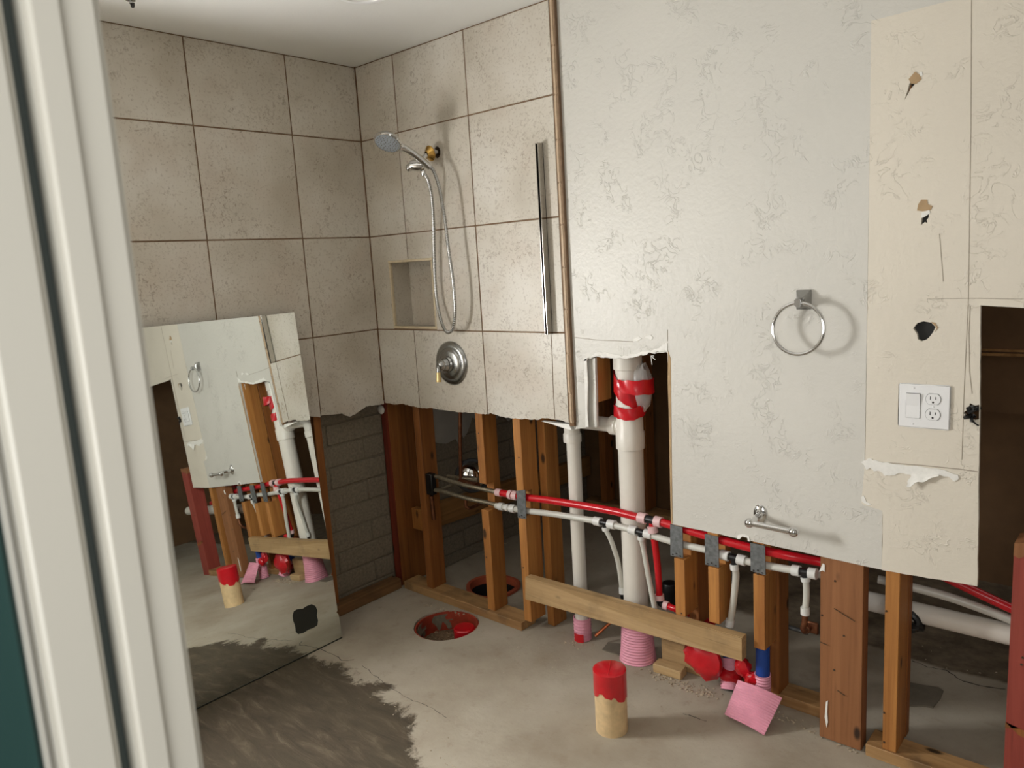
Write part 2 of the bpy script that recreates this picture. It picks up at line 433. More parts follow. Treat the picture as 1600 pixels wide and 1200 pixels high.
def tile_poly(parent, plane, pts):
    e = random.uniform(-0.0004, 0.0004)
    MB().poly(pts, (), plane, e, 0.009, 1 if plane == 'y' else -1).build('tile', M['tile'], parent)
def bottom_tile(parent, plane, cut, u0, u1, ztop):
    mid = [p for p in cut if u0+0.002 < p[0] < u1-0.002]
    edge = jag([(u0, cut_at(cut, u0))]+mid+[(u1, cut_at(cut, u1))], 0.0022, 5)
    tile_poly(parent, plane, edge+[(u1, ztop), (u0, ztop)])
colsL = [0.0015, 0.347, 0.347+T, 0.347+2*T, 0.347+3*T, 2.06]
for i in range(len(colsL)-1):
    y1, y0 = -(colsL[i]+(G if i else 0)), -(colsL[i+1]-G)
    for r in range(3):
        z1, z0 = rows[r]-(G if r else 0.004), rows[r+1]+G
        # keep the window opening free
        if y0 < WY1 and z0 < WZ1 and y1 > WY0:
            if y1 > WY1+0.01: tile_rect(wall_left, 'x', WY1, y1, z0, z1)
            if z1 > WZ1+0.03: tile_rect(wall_left, 'x', y0, min(y1, WY1), WZ1, z1)
            continue
        tile_rect(wall_left, 'x', y0, y1, z0, z1)
    z1 = rows[3]-G
    if y1 > WY1+0.02: bottom_tile(wall_left, 'x', Lcut, max(y0, WY1), y1, z1)
# window behind the jamb (frame only in the opening; daylight enters here)
wn = MB()
for (y0, y1, z0, z1) in ((WY0, WY1, WZ0, WZ0+0.035), (WY0, WY1, WZ1-0.035, WZ1), (WY0, WY0+0.035, WZ0+0.035, WZ1-0.035), (WY1-0.035, WY1, WZ0+0.035, WZ1-0.035)):
    wn.box(-0.075, 0.012, y0, y1, z0, z1, 0.002)
struct(wn.build('window_1', M['whiteplastic']))
# ---- back wall (the stripped wet wall): backer, tiles, niche, bullnose, drywall
n0, n1 = XZ(608, 409, 0.0), XZ(682, 515, 0.0)
NX0, NX1, NZ0, NZ1 = 0.117, 0.397, 1.266, 1.565
XT = 1.074
bk_out = jag([(0.0, 0.935)]+[(a, b+0.012) for a, b in Rcut[1:]]+[(1.098, 0.93)], 0.002, 2)+[(1.098, ZC), (0.0, ZC)]
hole_c = bp(683, 238, 'y', 0.0)
hole_loop = [(hole_c.x+0.019*math.cos(2*math.pi*i/20), hole_c.z+0.023*math.sin(2*math.pi*i/20)) for i in range(20)]
niche_loop = [(NX0, NZ0), (NX1, NZ0), (NX1, NZ1), (NX0, NZ1)]
wall_back = struct(MB().poly(bk_out, [niche_loop, hole_loop], 'y', 0.0022, 0.026).build('wall_back', M['grout']))
colsR = [0.0015, 0.248, 0.248+T, XT+G]
for i in range(3):
    x0, x1 = colsR[i]+(G if i else 0), colsR[i+1]-G
    for r in range(3):
        z1, z0 = rows[r]-(G if r else 0.004), rows[r+1]+G
        if r == 1 and i == 1:          # the tile the shower arm comes through
            MB().poly([(x0, z0), (x1, z0), (x1, z1), (x0, z1)], [hole_loop], 'y', 0.0, 0.009).build('tile', M['tile'], wall_back); continue
        if r == 2 and i == 0:          # notched round the niche
            tile_poly(wall_back, 'y', [(x0, z0), (NX0, z0), (NX0, NZ1), (x1, NZ1), (x1, z1), (x0, z1)]); continue
        if r == 2 and i == 1:
            tile_poly(wall_back, 'y', [(NX1, z0), (x1, z0), (x1, z1), (x0, z1), (x0, NZ1), (NX1, NZ1)]); continue
        tile_rect(wall_back, 'y', x0, x1, z0, z1)
    bottom_tile(wall_back, 'y', Rcut, x0, x1, rows[3]-G)
ND = bp(643, 450, 'x', NX0+0.01).y
ND = max(0.07, min(0.11, ND))
MB().box(NX0, NX1, ND, ND+0.008, NZ0, NZ1).build('niche_back_tile', M['tile'], wall_back)
MB().box(NX0-0.004, NX0+0.006, 0.010, ND, NZ0, NZ1).build('niche_side_tile', M['tile'], wall_back)
MB().box(NX1-0.006, NX1+0.004, 0.010, ND, NZ0, NZ1).build('niche_side_tile', M['tile'], wall_back)
MB().box(NX0, NX1, 0.010, ND, NZ1-0.006, NZ1+0.004).build('niche_top_tile', M['tile'], wall_back)
MB().box(NX0, NX1, 0.010, ND, NZ0-0.004, NZ0+0.006).build('niche_sill_tile', M['tile'], wall_back)
t_ = 0.011
MB().box(NX0-0.004, NX1+0.004, -0.003, 0.012, NZ1-t_, NZ1, 0.002).build('niche_trim', M['nicheedge'], wall_back)
MB().box(NX0-0.002, NX1+0.004, -0.003, 0.012, NZ0, NZ0+t_, 0.002).build('niche_trim', M['nicheedge'], wall_back)
MB().box(NX0-0.002, NX0+t_*0.8, -0.002, 0.012, NZ0+t_, NZ1-t_, 0.002).build('niche_trim', M['nicheedge'], wall_back)
MB().box(NX1-t_*0.8, NX1+0.002, -0.002, 0.012, NZ0+t_, NZ1-t_, 0.002).build('niche_trim', M['nicheedge'], wall_back)
# caulked corner
MB().box(-0.001, 0.004, -0.004, 0.001, 0.93, ZC).build('corner_caulk', M['mortar_edge'], wall_back)
# bullnose strip down the tile edge and the raw mortar behind it
z = ZC-0.004
while z > 0.93:
    L = random.choice((0.15, 0.16, 0.145)); e = random.uniform(-0.0015, 0.0015)
    zb = max(z-L, 0.925)
    MB().box(XT+0.004+e, XT+0.018+e, -0.001, 0.007, zb+0.0015, z, 0.003, 2).build('bullnose_tile', M['bullnose'], wall_back)
    z -= L
MB().box(XT+0.002, XT+0.0225, 0.004, YD+0.006, 0.915, ZC).build('mortar_edge', M['mortar_edge'], wall_back)
# hairline in the grout-smeared end tile under the channel
def strip(pts, y, wdt, m, name, parent):
    """thin mark drawn on the wall face through (x,z) points"""
    b = MB()
    for (a, c) in zip(pts, pts[1:]):
        d = Vector((c[0]-a[0], 0, c[1]-a[1])); n = Vector((-d.z, 0, d.x)).normalized()*wdt/2
        A, C = Vector((a[0], y, a[1])), Vector((c[0], y, c[1]))
        vs = [b.bm.verts.new(q) for q in (A-n, C-n, C+n, A+n)]
        vs2 = [b.bm.verts.new(q+Vector((0, 0.0008, 0))) for q in (A-n, C-n, C+n, A+n)]
        b.bm.faces.new(vs); b.bm.faces.new(vs2[::-1])
        for k in range(4): b.bm.faces.new((vs[k], vs2[k], vs2[(k+1) % 4], vs[(k+1) % 4]))
    return b.build(name, m, parent)
strip([XZ(861, 523, 0), XZ(863, 560, 0), XZ(864, 600, 0), XZ(867, 654, 0)], -0.0012, 0.0016, M['mortar_edge'], 'caulk_line', wall_back)
# drywall: main grey sheet with the ragged pipe opening
def D(px, py): return XZ(px, py, YD)
xl = XT+0.020
xp = D(1356, 400)[0]; xp2 = D(1378, 850)[0]
zpan = D(1360, 33)[1]
main = [(xl, ZC), (xl, 0.905), D(897, 671)]
main += jag([D(916, 668), D(917, 640), D(917, 600), D(915, 566)], 0.002, 4)
main += jag([D(917, 560), D(930, 557), D(955, 560), D(985, 559), D(1010, 553), D(1041, 550)], 0.0035, 5)
main += jag([D(1043, 552), D(1046, 640), D(1047, 720), D(1049, 817)], 0.0018, 8)
b_a, b_b = D(1050, 819), D(1377, 890)
notch_a, notch_b = D(1152, 841), D(1172, 845)
main += jag([b_a, notch_a], 0.001, 8) + [D(1155, 836), D(1163, 835), D(1170, 838)] + jag([notch_b, b_b], 0.001, 8)
main += jag([(xp2, b_b[1]), D(1378, 840), (xp2, D(1378, 798)[1])], 0.003, 5)
main += [D(1350, 789), (xp, D(1352, 720)[1]), (xp, zpan), (xp, ZC)]
MB().poly(main, (), 'y', YD, 0.0127).build('drywall_sheet', M['drywall'], wall_back)
# beige strip that stood behind the vanity mirror; ends at the cut edge of the tall opening
xh = D(1532, 480)[0]; xh2 = D(1527, 915)[0]; zt = D(1533, 477)[1]
hole1 = [D(x, y) for x, y in ((1421, 131), (1426, 125), (1431, 126), (1430, 131), (1423, 139), (1417, 150), (1413, 157), (1418, 142))]
hole2 = [D(x, y) for x, y in ((1440, 341), (1446, 337), (1452, 332), (1451, 340), (1448, 344), (1449, 349), (1445, 347), (1439, 352))]
hole3 = [D(x, y) for x, y in ((1427, 513), (1433, 505), (1443, 502), (1455, 504), (1462, 511), (1458, 519), (1452, 527), (1447, 531), (1440, 533), (1434, 530), (1433, 522))]
hole4 = [D(x, y) for x, y in ((1505, 645), (1512, 640), (1516, 630), (1524, 634), (1530, 632), (1530, 655), (1522, 657), (1512, 652))]
pan = [(xp, zpan), D(1352, 720), D(1346, 785), D(1350, 789), (xp2, D(1378, 798)[1])]
pan += [D(1379, 845), (xp2, b_b[1])]
pan += jag([D(1380, 891), D(1527, 916)], 0.001, 8) + jag([D(1527, 916), D(1530, 700), (xh, zt)], 0.0022, 10)[1:]
pan += [D(1560, 479), (D(1600, 482)[0], zt-0.004), (3.45, zt-0.005), (3.45, zpan+0.02)]
MB().poly(pan, [hole1, hole2, hole3, hole4], 'y', YD-0.0006, 0.0127).build('drywall_panel', M['beige'], wall_back, 'beige unpainted strip of drywall that was behind a mirror')
MB().poly([(xp, zpan), (3.45, zpan+0.02), (3.45, ZC), (xp, ZC)], (), 'y', YD, 0.0127).build('drywall_sheet', M['drywall'], wall_back)
MB().box(3.45, 4.3, YD, YD+0.0127, 0, ZC).build('drywall_sheet', M['drywall'], wall_back)
# black boxes added behind the small holes, painting in the cavity's darkness
for nm, (px, py), r in (('hole_dark_box', (1424, 136), 0.03), ('hole_dark_box', (1446, 343), 0.03), ('hole_dark_box', (1446, 517), 0.055)):
    c = bp(px, py, 'y', YD+0.03)
    MB().box(c.x-r, c.x+r, YD+0.0145, YD+0.05, c.z-r, c.z+r, 0.004).build(nm, M['blackplastic'], wall_back)
# torn scraps
def scrap(pts, name, m, y=YD-0.0022, th=0.0018):
    MB().poly([D(x, q) for x, q in pts], (), 'y', y, th).build(name, m, wall_back)
rg0 = random.Random(31)
def ragged(pts, amp, n):
    out = []
    for a_, c_ in zip(pts, pts[1:]):
        for k in range(n): out.append((a_[0]+(c_[0]-a_[0])*k/n+rg0.uniform(-amp, amp)*0.5, a_[1]+(c_[1]-a_[1])*k/n+(rg0.uniform(-amp, amp) if k else 0)))
    return out+[pts[-1]]
scrap(ragged([(1346, 722), (1353, 719), (1358, 716), (1372, 720), (1400, 725), (1440, 729), (1470, 733), (1497, 742), (1498, 747)], 0.9, 4)+ragged([(1498, 748), (1492, 752), (1482, 744), (1462, 741), (1446, 742), (1430, 742), (1422, 741), (1405, 739), (1394, 742), (1383, 743), (1376, 736), (1366, 736), (1360, 730), (1354, 734), (1350, 725)], 1.1, 3), 'torn_paper', M['paper'], YD-0.004, 0.0034)
MB().grid(lambda u, v: Vector((D(1424+44*u-5*v*(1-u), 742)[0]+0.002*math.sin(9*v), YD-0.004-0.016*v*(1-0.5*u), D(1424+44*u, 741+(17+3*math.sin(u*14))*v*max(0.04, 1-u)**0.8)[1])), 14, 5, 0.0012).build('torn_paper_flap', M['paper'], wall_back)
scrap([(1346, 776), (1350, 774), (1354, 784), (1362, 788), (1356, 789), (1347, 784)], 'torn_paper', M['paper'])
scrap([(1430, 112), (1438, 118), (1440, 124), (1432, 131), (1424, 131), (1420, 124)], 'torn_paper', M['brownpaper'])
scrap([(1437, 113), (1441, 112), (1442, 118), (1438, 120)], 'torn_paper', M['paper'])
scrap([(1435, 319), (1440, 312), (1449, 312), (1450, 319), (1457, 322), (1455, 328), (1442, 330), (1433, 329)], 'torn_paper', M['brownpaper'])
scrap([(1440, 332), (1452, 328), (1454, 333), (1446, 338), (1440, 341)], 'torn_paper', M['paper'])
scrap([(1455, 503), (1461, 504), (1466, 512), (1461, 518), (1464, 512)], 'torn_paper', M['brownpaper'])
scrap([(1533, 477), (1600, 481), (1600, 473), (1580, 468), (1560, 467), (1540, 471)], 'torn_edge', M['beige'], YD-0.0032, 0.003)
scrap(ragged([(913, 564), (922, 558), (932, 556), (960, 560), (985, 559), (1008, 555), (1028, 548), (1043, 549)], 2.2, 5)+ragged([(1043, 536), (1036, 537), (1030, 544), (1012, 549), (985, 554), (972, 557), (958, 553), (940, 551), (931, 549), (929, 554), (912, 560)], 1.6, 3), 'torn_edge', M['paper'])
for dx_, dy_ in ((1024, 562), (1019, 570), (1022, 556)):
    strip([D(1012, 553), D(1017, 556), D(dx_, dy_)], YD-0.001, 0.002, M['paper'], 'paper_thread', wall_back)
scrap([(848, 657), (872, 660), (892, 662), (896, 671), (884, 668), (866, 662)], 'broken_board_edge', M['paper'], 0.004, 0.02)
scrap([(989, 530), (998, 526), (1003, 529), (996, 533), (990, 534)], 'torn_paper', M['paper'])
scrap([(1010, 525), (1017, 523), (1021, 528), (1018, 531), (1008, 527)], 'torn_paper', M['paper'])
scrap([(1152, 842), (1153, 836), (1162, 834), (1171, 838), (1172, 846), (1169, 845), (1168, 840), (1160, 838), (1156, 842)], 'torn_paper', M['paper'])
scrap([(913, 562), (917, 560), (919, 600), (918, 640), (920, 667), (915, 667), (915, 640), (914, 600)], 'torn_edge', M['paper'])
scrap([(1044, 548), (1048, 560), (1049, 640), (1049.5, 700), (1051, 818), (1048.5, 818), (1046, 700), (1045, 640), (1043.5, 600)], 'torn_edge', M['brownpaper'], YD-0.001, 0.0014)
# second layer in the left reveal of the pipe opening
MB().poly(jag([(D(929, 666)[0]-0.002, 0.915), (D(928, 600)[0]-0.002, 1.17)], 0.002, 8)+[(1.10, 1.17), (1.10, 0.905)], (), 'y', YS+0.002, 0.012).build('drywall_backing', M['drywall'], wall_back)
strip([D(897, 527), D(930, 531), D(990, 534)], YD-0.0008, 0.0016, M['pencil'], 'paper_crack', wall_back)
for pts in ([D(1518, 0), D(1517, 200), D(1513, 470), D(1506, 620), D(1503, 718)], [D(1450, 467), D(1520, 466), D(1600, 467)], [D(1468, 365), D(1474, 440)]):
    strip(pts, YD-0.0014, 0.0010, M['pencil'], 'pencil_line', wall_back)
strip([D(1516, 478), D(1514, 520), D(1515, 580), D(1519, 615)], YD-0.0014, 0.0012, M['pencil'], 'paper_crack', wall_back)
strip([D(1375, 722), D(1440, 727), D(1500, 733), D(1528, 737)], YD-0.0014, 0.002, M['pencil'], 'paper_crack', wall_back)
strip([D(1043, 515), D(1043, 533)], YD-0.0008, 0.002, M['pencil'], 'paper_crack', wall_back)
# ---- far room wall, right walls, door wall
wf = struct(MB().box(-0.2, 4.4, 1.552, 1.65, 0, ZC).build('wall_far', M['osb']))
MB().box(0.0, 4.3, 1.535, 1.553, bp(1040, 607, 'y', 1.535).z, ZC-0.01).build('drywall_sheet', M['osb'], wf)
zt2 = bp(1560, 550, 'y', 1.53).z
MB().box(1.0, 4.3, 1.522, 1.536, zt2-0.016, zt2-0.004).build('ledge_strip', M['ledger'], wf)
MB().box(1.0, 4.3, 1.522, 1.536, zt2+0.003, zt2+0.012).build('ledge_strip', M['ledger'], wf)
wr = struct(MB().box(4.3, 4.4, -2.06, 1.9, 0, ZC).build('wall_right', M['whitewall']))
MB().box(4.285, 4.301, 0.03, 1.55, 0, ZC-0.01).build('sheathing', M['osb'], wr)
dw = MB()
dw.box(-0.2, 2.155, -2.06, -1.945, 0, ZC); dw.box(3.08, 4.4, -2.06, -1.945, 0, ZC); dw.box(2.155, 3.08, -2.06, -1.945, 2.10, ZC)
struct(dw.build('wall_front', M['whitewall']))
# ---- door jamb in the foreground, teal door beyond
XJ = 2.2
dj = MB()
dj.box(2.155, XJ, -1.979, -1.936, 0, 2.10, 0.006, 3)
door_1 = struct(dj.build('door_1', M['jamb']))
def jy_(px): return bp(px, 900, 'x', XJ).y
st = MB(); st.box(2.155, XJ+0.0045, jy_(170), jy_(228), 0, 2.10, 0.0045, 3); st.build('door_stop', M['jamb'], door_1)
MB().box(2.155, XJ-0.016, jy_(146), jy_(169), 0, 2.10).build('weatherstrip', M['seal'], door_1)
MB().box(2.155, XJ+0.002, jy_(43), jy_(145), 0, 2.10, 0.005, 3).build('jamb_board', M['jamb'], door_1)
MB().box(2.158, XJ-0.006, jy_(28), jy_(42), 0, 2.10, 0.003, 2).build('casing_edge', M['jamb'], door_1)
MB().box(2.150, XJ-0.014, -2.30, jy_(27), 0, 2.06, 0.003, 2).build('door_panel', M['teal'], door_1, 'teal painted door edge')
# ================================================================== FRAMING
def nails(b_parent, pts, r=0.003):
    for (x, y, z_) in pts:
        MB().lathe([(0, -0.0025), (r, -0.002), (r, 0.0), (r*0.5, 0.001), (r*0.45, 0.014), (0, 0.014)], (x, y, z_), (0, 1, 0), 8).build('nail', M['nail'], b_parent)
def stud(label, x0, x1, y0, y1, z0, z1, m, notch=(), name='wall_stud', nail=()):
    t = thing(name, label, 'stud', ((x0+x1)/2, (y0+y1)/2, z0))
    b = MB(); z_ = z0
    for (a, c, dep) in sorted(notch):
        b.box(x0, x1, y0, y1, z_, a, 0.0018); b.box(x0+0.0004, x1-0.0004, y0+dep, y1, a-0.002, c+0.002); z_ = c
    b.box(x0, x1, y0, y1, z_, z1, 0.0018)
    b.build('timber', m, t)
    nails(t, [(x0+(x1-x0)*fx, y0, z0+(z1-z0)*fz) for fx, fz in nail])
    return t
def X(px, py, y=YS): return bp(px, py, 'y', y).x
def Z(px, py, y=YS): return bp(px, py, 'y', y).z
SP = 0.038
ZT = ZC-0.004
# corner
x1 = X(612, 700); 
t = thing('corner_stud', 'dark orange stud with red-stained front edge in the tiled corner against the grey blocks', 'stud', (-0.045, 0.1, 0))
MB().box(-0.066, -0.021, YS+0.003, 0.185, 0.0, ZT, 0.002).build('timber', M['studdark'], t)
MB().box(-0.066, -0.024, YS-0.002, YS+0.003, 0.0, 0.93).build('painted_face', M['redstud'], t, 'red-stained front edge')
# plaster lump above it
c = bp(596, 640, 'y', 0.02)
tag(MB().sphere((c.x, 0.018, c.z), 0.022, 12, (1.0, 0.5, 1.0)).build('plaster_lump', M['paper']), 'white lump of plaster squeezed out at the tile corner above the red-edged stud', 'plaster')
s1x0, s1x1 = X(651, 700), X(662, 700)
stud('dark orange stud with copper pipes beside it, second from the tiled corner', 0.158, 0.2, YS+0.002, 0.119, SP, 1.22, M['studdark'])
x0, x1 = 0.556, 0.598
stud('notched wooden stud standing behind the open floor drain, copper stubs passing through its notch', x0, x1, YS, 0.116, SP, 1.0, M['stud'], [(Z(770, 800), Z(760, 757), 0.045)], nail=((0.3, 0.25), (0.7, 0.5), (0.4, 0.82)))
x0, x1 = 0.766, 0.8065
zb = Z(832, 978)
stud('wooden stud carrying the leftmost steel nail plate, at the end of the floor plate', x0, x1, YS, 0.124, 0.045, ZT, M['stud'], [(Z(812, 805), Z(812, 768), 0.05)], nail=((0.3, 0.1), (0.3, 0.22), (0.6, 0.3)))
xa, xb = X(836, 670, YB+0.004), X(846, 670, YB+0.004)
stud('second wooden stud doubled behind the stud with the leftmost nail plate', max(xa, 0.812), max(xb, 0.85), YB+0.005, YB+0.089, 0.0, ZT, M['stud'])
# short cut stud hanging in the pipe opening
xs = X(929, 600, 0.05); xe = X(934, 600, 0.05)
stud('short cut orange stud hanging in the upper left of the pipe opening', xs-0.018, xe, 0.05, 0.135, Z(936, 629, 0.05), ZT, M['stud'], name='cut_stud')
zb0 = 0.268      # top of the brace
zbr = Z(829, 896)
BR0, BR1 = X(829, 900), X(1166, 1000)
def rng(px, a, b, y=YS): return (Z(px, b, y), Z(px, a, y), 0.05)
x0, x1 = X(1053.5, 890), X(1069.5, 890)
stud('short orange nail-plated stud standing on the brace, nearest the big white stack pipe', x0, x1, YS, 0.122, 0.272, ZT, M['stud'], [rng(1056, 822, 872)], nail=((0.5, 0.115), (0.6, 0.005)))
stud('darker stud doubled directly behind the first short stud on the brace', x0, x1, 0.126, 0.205, 0.2, ZT, M['studdark'])
x0, x1 = X(1106.5, 910), X(1123.5, 910)
stud('short orange stud standing on the brace between two nail-plated studs', x0, x1, YS, 0.12, 0.281, ZT, M['stud'], [rng(1110, 838, 886)])
x0, x1 = X(1177, 929), X(1195, 929)
stud('cut orange stud ending in the air above the blue sleeve, right of the brace', x0, x1, YS, 0.117, Z(1178, 1012), ZT, M['stud'], [rng(1184, 850, 898)], nail=((0.4, 0.12),))
stud('brown stud behind the blue sleeve, running down to the floor plate', x0+0.006, x1+0.008, 0.122, 0.205, SP, ZT, M['studdark'])
# wide flat post
P0, P1 = X(1281, 1000), X(1348, 1000)
t = stud('wide pale wooden post turned flat to the room under the grey drywall', P0, P1, YS, YS+0.05, 0.004, ZT, M['studpale'], name='flat_post', nail=((0.35, 0.22), (0.05, 0.17), (0.35, 0.10), (0.57, 0.15)))
for (a, b_) in (((1303, 951), (1336, 971)), ((1281, 1003), (1293, 1008)), ((1308, 1079), (1320, 1087))):
    A, B_ = bp(a[0], a[1], 'y', YS-0.004), bp(b_[0], b_[1], 'y', YS-0.004)
    MB().tube([(A.x, YS-0.003, A.z), (B_.x, YS-0.005, B_.z)], 0.0012, 6).build('bent_nail', M['nail'], t)
MB().poly([XZ(1280, 893, YS), XZ(1286, 880, YS), XZ(1289, 882, YS), XZ(1289, 893, YS), XZ(1286, 891, YS)], (), 'y', YS-0.003, 0.002).build('paper_scrap', M['paper'], t)
MB().poly([XZ(1291, 1096, YS), XZ(1294, 1094, YS), XZ(1293, 1112, YS), XZ(1294, 1128, YS), XZ(1292, 1136, YS), XZ(1289, 1120, YS)], (), 'y', YS-0.003, 0.002).build('paper_scrap', M['paper'], t)
# right stud and its twin
x0, x1 = X(1383, 930), X(1406, 930)
stud('narrow orange stud under the beige drywall, between flat post and red post', x0, x1, YS, 0.122, SP, ZT, M['stud'], nail=((0.1, 0.255), (0.1, 0.185), (0.1, 0.05), (0.15, 0.01)))
stud('dark stud doubled behind the narrow stud, where the black cable hangs', x0, x1+0.002, 0.126, 0.16, SP, ZT, M['studdark'])
# red post
x0 = X(1585, 850)
t = thing('red_post', 'red-painted wooden post with a splintered raw top at the right edge', 'post', (x0+0.045, YS+0.04, 0))
top = [(x0, Z(1585, 864)), (x0+0.09, Z(1590, 858)), (x0+0.09, 0.0), (x0, 0.0)]
MB().poly(top, (), 'y', YS, 0.085).build('timber', M['redpost'], t)
MB().poly([(x0-0.0005, Z(1585, 868)), (x0, Z(1585, 849)), (x0+0.02, Z(1590, 846)), (x0+0.05, Z(1590, 850)), (x0+0.09, Z(1590, 846)), (x0+0.09, Z(1600, 862)), (x0+0.03, Z(1600, 866)), (x0+0.012, Z(1590, 872))], (), 'y', YS-0.0015, 0.088).build('bare_top', M['studpale'], t, 'bare splintered wood')
MB().poly([(x0-0.0006, Z(1572, 1138)), (x0+0.03, Z(1590, 1137)), (x0+0.09, Z(1600, 1150)), (x0+0.09, Z(1600, 1158)), (x0+0.03, Z(1590, 1148)), (x0-0.0006, Z(1572, 1128))], (), 'y', YS-0.001, 0.0014).build('dark_stain_band', M['studdark'], t)
nails(t, [(x0+0.03, YS, Z(1588, 1025)), (x0+0.028, YS, Z(1587, 1036))])
# sole plates
p0x = 0.012
tag(MB().box(p0x, 0.762, YS-0.016, 0.108, 0.0, SP, 0.002).build('sole_plate', M['plate']), 'stained floor plate under the two left studs behind the open drain', 'board')
xr0, xr1 = X(1205, 1100), P0-0.006
tag(MB().box(1.66, xr1, 0.128, 0.215, 0.0, SP, 0.002).build('sole_plate', M['plate']), 'short stained floor plate between the blue sleeve and the flat post', 'board')
x0 = bp(1359, 1185, 'z', 0).x
tag(MB().box(2.118, 2.46, 0.024, 0.118, 0.0, SP, 0.002).build('sole_plate', M['plate']), 'pale floor plate running from the narrow right stud to the red post', 'board')
# furring plate at the block foot and furring strip beside the mirror
tag(MB().box(-0.066, -0.001, WY1, 0.01, 0.0, 0.05, 0.003).build('furring_plate', M['furring']), 'brown wooden floor strip at the foot of the grey block wall', 'board')
fy = bp(513, 770, 'x', -0.028).y+0.018
tag(MB().box(-0.066, -0.028, fy-0.055, fy-0.018, 0.052, 0.93, 0.002).build('furring_strip', M['studdark']), 'dark brown upright strip on the block wall along the right edge of the mirror', 'stud')
# brace
t = thing('brace_board', 'long tan two-by-four nailed level across the studs in front of the white pipes', 'board', ((BR0+BR1)/2, YS, 0.2))
b = MB(); A, Bq = bp(829, 896, 'y', YS-0.002), bp(829, 932, 'y', YS-0.002); Cq, Dq = bp(1166, 990, 'y', YS-0.002), bp(1166, 1027, 'y', YS-0.002)
b.poly([(A.x, A.z), (Bq.x, Bq.z), (Dq.x, Dq.z), (Cq.x, Cq.z)], (), 'y', YS-0.0365, 0.036)
bmesh.ops.bevel(b.bm, geom=[e for e in b.bm.edges if abs((e.verts[0].co-e.verts[1].co).y) < 0.001 and (e.verts[0].co-e.verts[1].co).length > 0.5], offset=0.003, segments=2, affect='EDGES')
b.build('timber', M['brace'], t)
# ledger on the far block wall
L0, L1 = bp(665, 793, 'x', 0.04), bp(960, 701, 'x', 0.04)
h0 = 0.105
t = MB()
A = (-0.02, L0.z+0.004)
s_ = (L1.z-L0.z)/(L1.y-L0.y)
y0_, y1_ = 0.19, 1.535
t.poly([(y0_, L0.z+s_*(y0_-L0.y)-0.118), (y1_, L0.z+s_*(y1_-L0.y)-0.118), (y1_, L0.z+s_*(y1_-L0.y)), (y0_, L0.z+s_*(y0_-L0.y))], (), 'x', 0.041, 0.037, -1)
tag(t.build('ledger_board', M['ledger']), 'horizontal wooden board fixed along the dark block wall beyond the studs', 'board')
lz = bp(640, 803, 'x', 0.02)
tag(MB().box(-0.018, 0.155, 0.122, 0.158, L0.z-0.105, L0.z+0.0, 0.002).build('blocking_board', M['stud']), 'short wooden blocking between the corner stud and the second stud', 'board')
# far room framing against the far wall
for i, (px, lab) in enumerate(((1012, 'dark stud in the gloom of the far wall right of the big white pipe'), (948, 'dark stud on the far wall seen between the two white pipes'))):
    xx = bp(px, 720, 'y', 1.49).x
    tag(MB().box(xx-0.022, xx+0.022, 1.445, 1.533, 0.06, 1.2, 0.002).build('far_stud', M['studdark']), lab, 'stud')
tag(MB().box(0.06, 1.75, 1.44, 1.533, 0.0, 0.055, 0.002).build('far_sole_plate', M['plate']), 'dim floor plate along the foot of the far wall beyond the pipes', 'board')
# wood on the floor behind the stack
def floor_box(label, name, c0, c1, dep, h, m, cat):
    a, b_ = bp(c0[0], c0[1], 'z', 0), bp(c1[0], c1[1], 'z', 0)
    d = (b_-a); d.z = 0; L = d.length; ang = math.atan2(d.y, d.x)
    o = MB().box(0, L, 0, dep, 0, h, 0.003).build(name, m)
    o.data.transform(Matrix.Translation(Vector((-L/2, -dep/2, 0))))
    o.location = (a+b_)/2+Vector((-math.sin(ang), math.cos(ang), 0))*dep/2; o.location.z = 0.0
    o.rotation_euler = (0, 0, ang); o['label'] = label; o['category'] = cat
    return o
floor_box('short grey-tan offcut block lying on the slab at the foot of the pink wrapped stack', 'wood_offcut', (1020, 1050), (1064, 1064), 0.05, 0.034, M['brace'], 'board')
floor_box('tan plank on edge on the slab behind the offcut block, under the brace', 'wood_plank', (1034, 1037), (1098, 1059), 0.036, 0.105, M['brace'], 'board')
# ================================================================== PLUMBING
YP = 0.112
t = thing('vent_stack', 'white plastic drain stack with side arm and thinner drop pipe standing behind the brace', 'pipe', (1.34, YP, 0))
cx0 = bp(1000, 1010, 'y', YP).x; xB = bp(986, 760, 'y', YP).x
rB = 0.046
zt_, zc_ = bp(984, 700, 'y', YP).z, bp(984, 672, 'y', YP).z
ztape0, ztape1 = bp(990, 655, 'y', YP).z, bp(990, 585, 'y', YP).z
ztop = bp(985, 562, 'y', YP).z
AX = Vector(((cx0-xB)*0.0, 0, 1))
MB().lathe([(0, 0.0), (rB, 0.0), (rB, ztop+0.3), (0, ztop+0.3)], (xB+0.004, YP, 0.004), (0, 0, 1), 36).build('pipe', M['pvc'], t)
MB().lathe([(rB+0.001, zt_), (rB+0.0065, zt_+0.002), (rB+0.0065, zc_-0.006), (rB+0.003, zc_), (rB+0.003, ztape0+0.05), (rB+0.002, ztape0+0.06)], (xB+0.004, YP, 0), (0, 0, 1), 36).build('coupling', M['pvc'], t)
zr = bp(985, 577, 'y', YP).z
MB().lathe([(rB+0.001, zr), (rB+0.006, zr+0.002), (rB+0.006, zr+0.2), (rB+0.001, zr+0.2)], (xB+0.004, YP, 0), (0, 0, 1), 36).build('collar', M['pvc'], t)
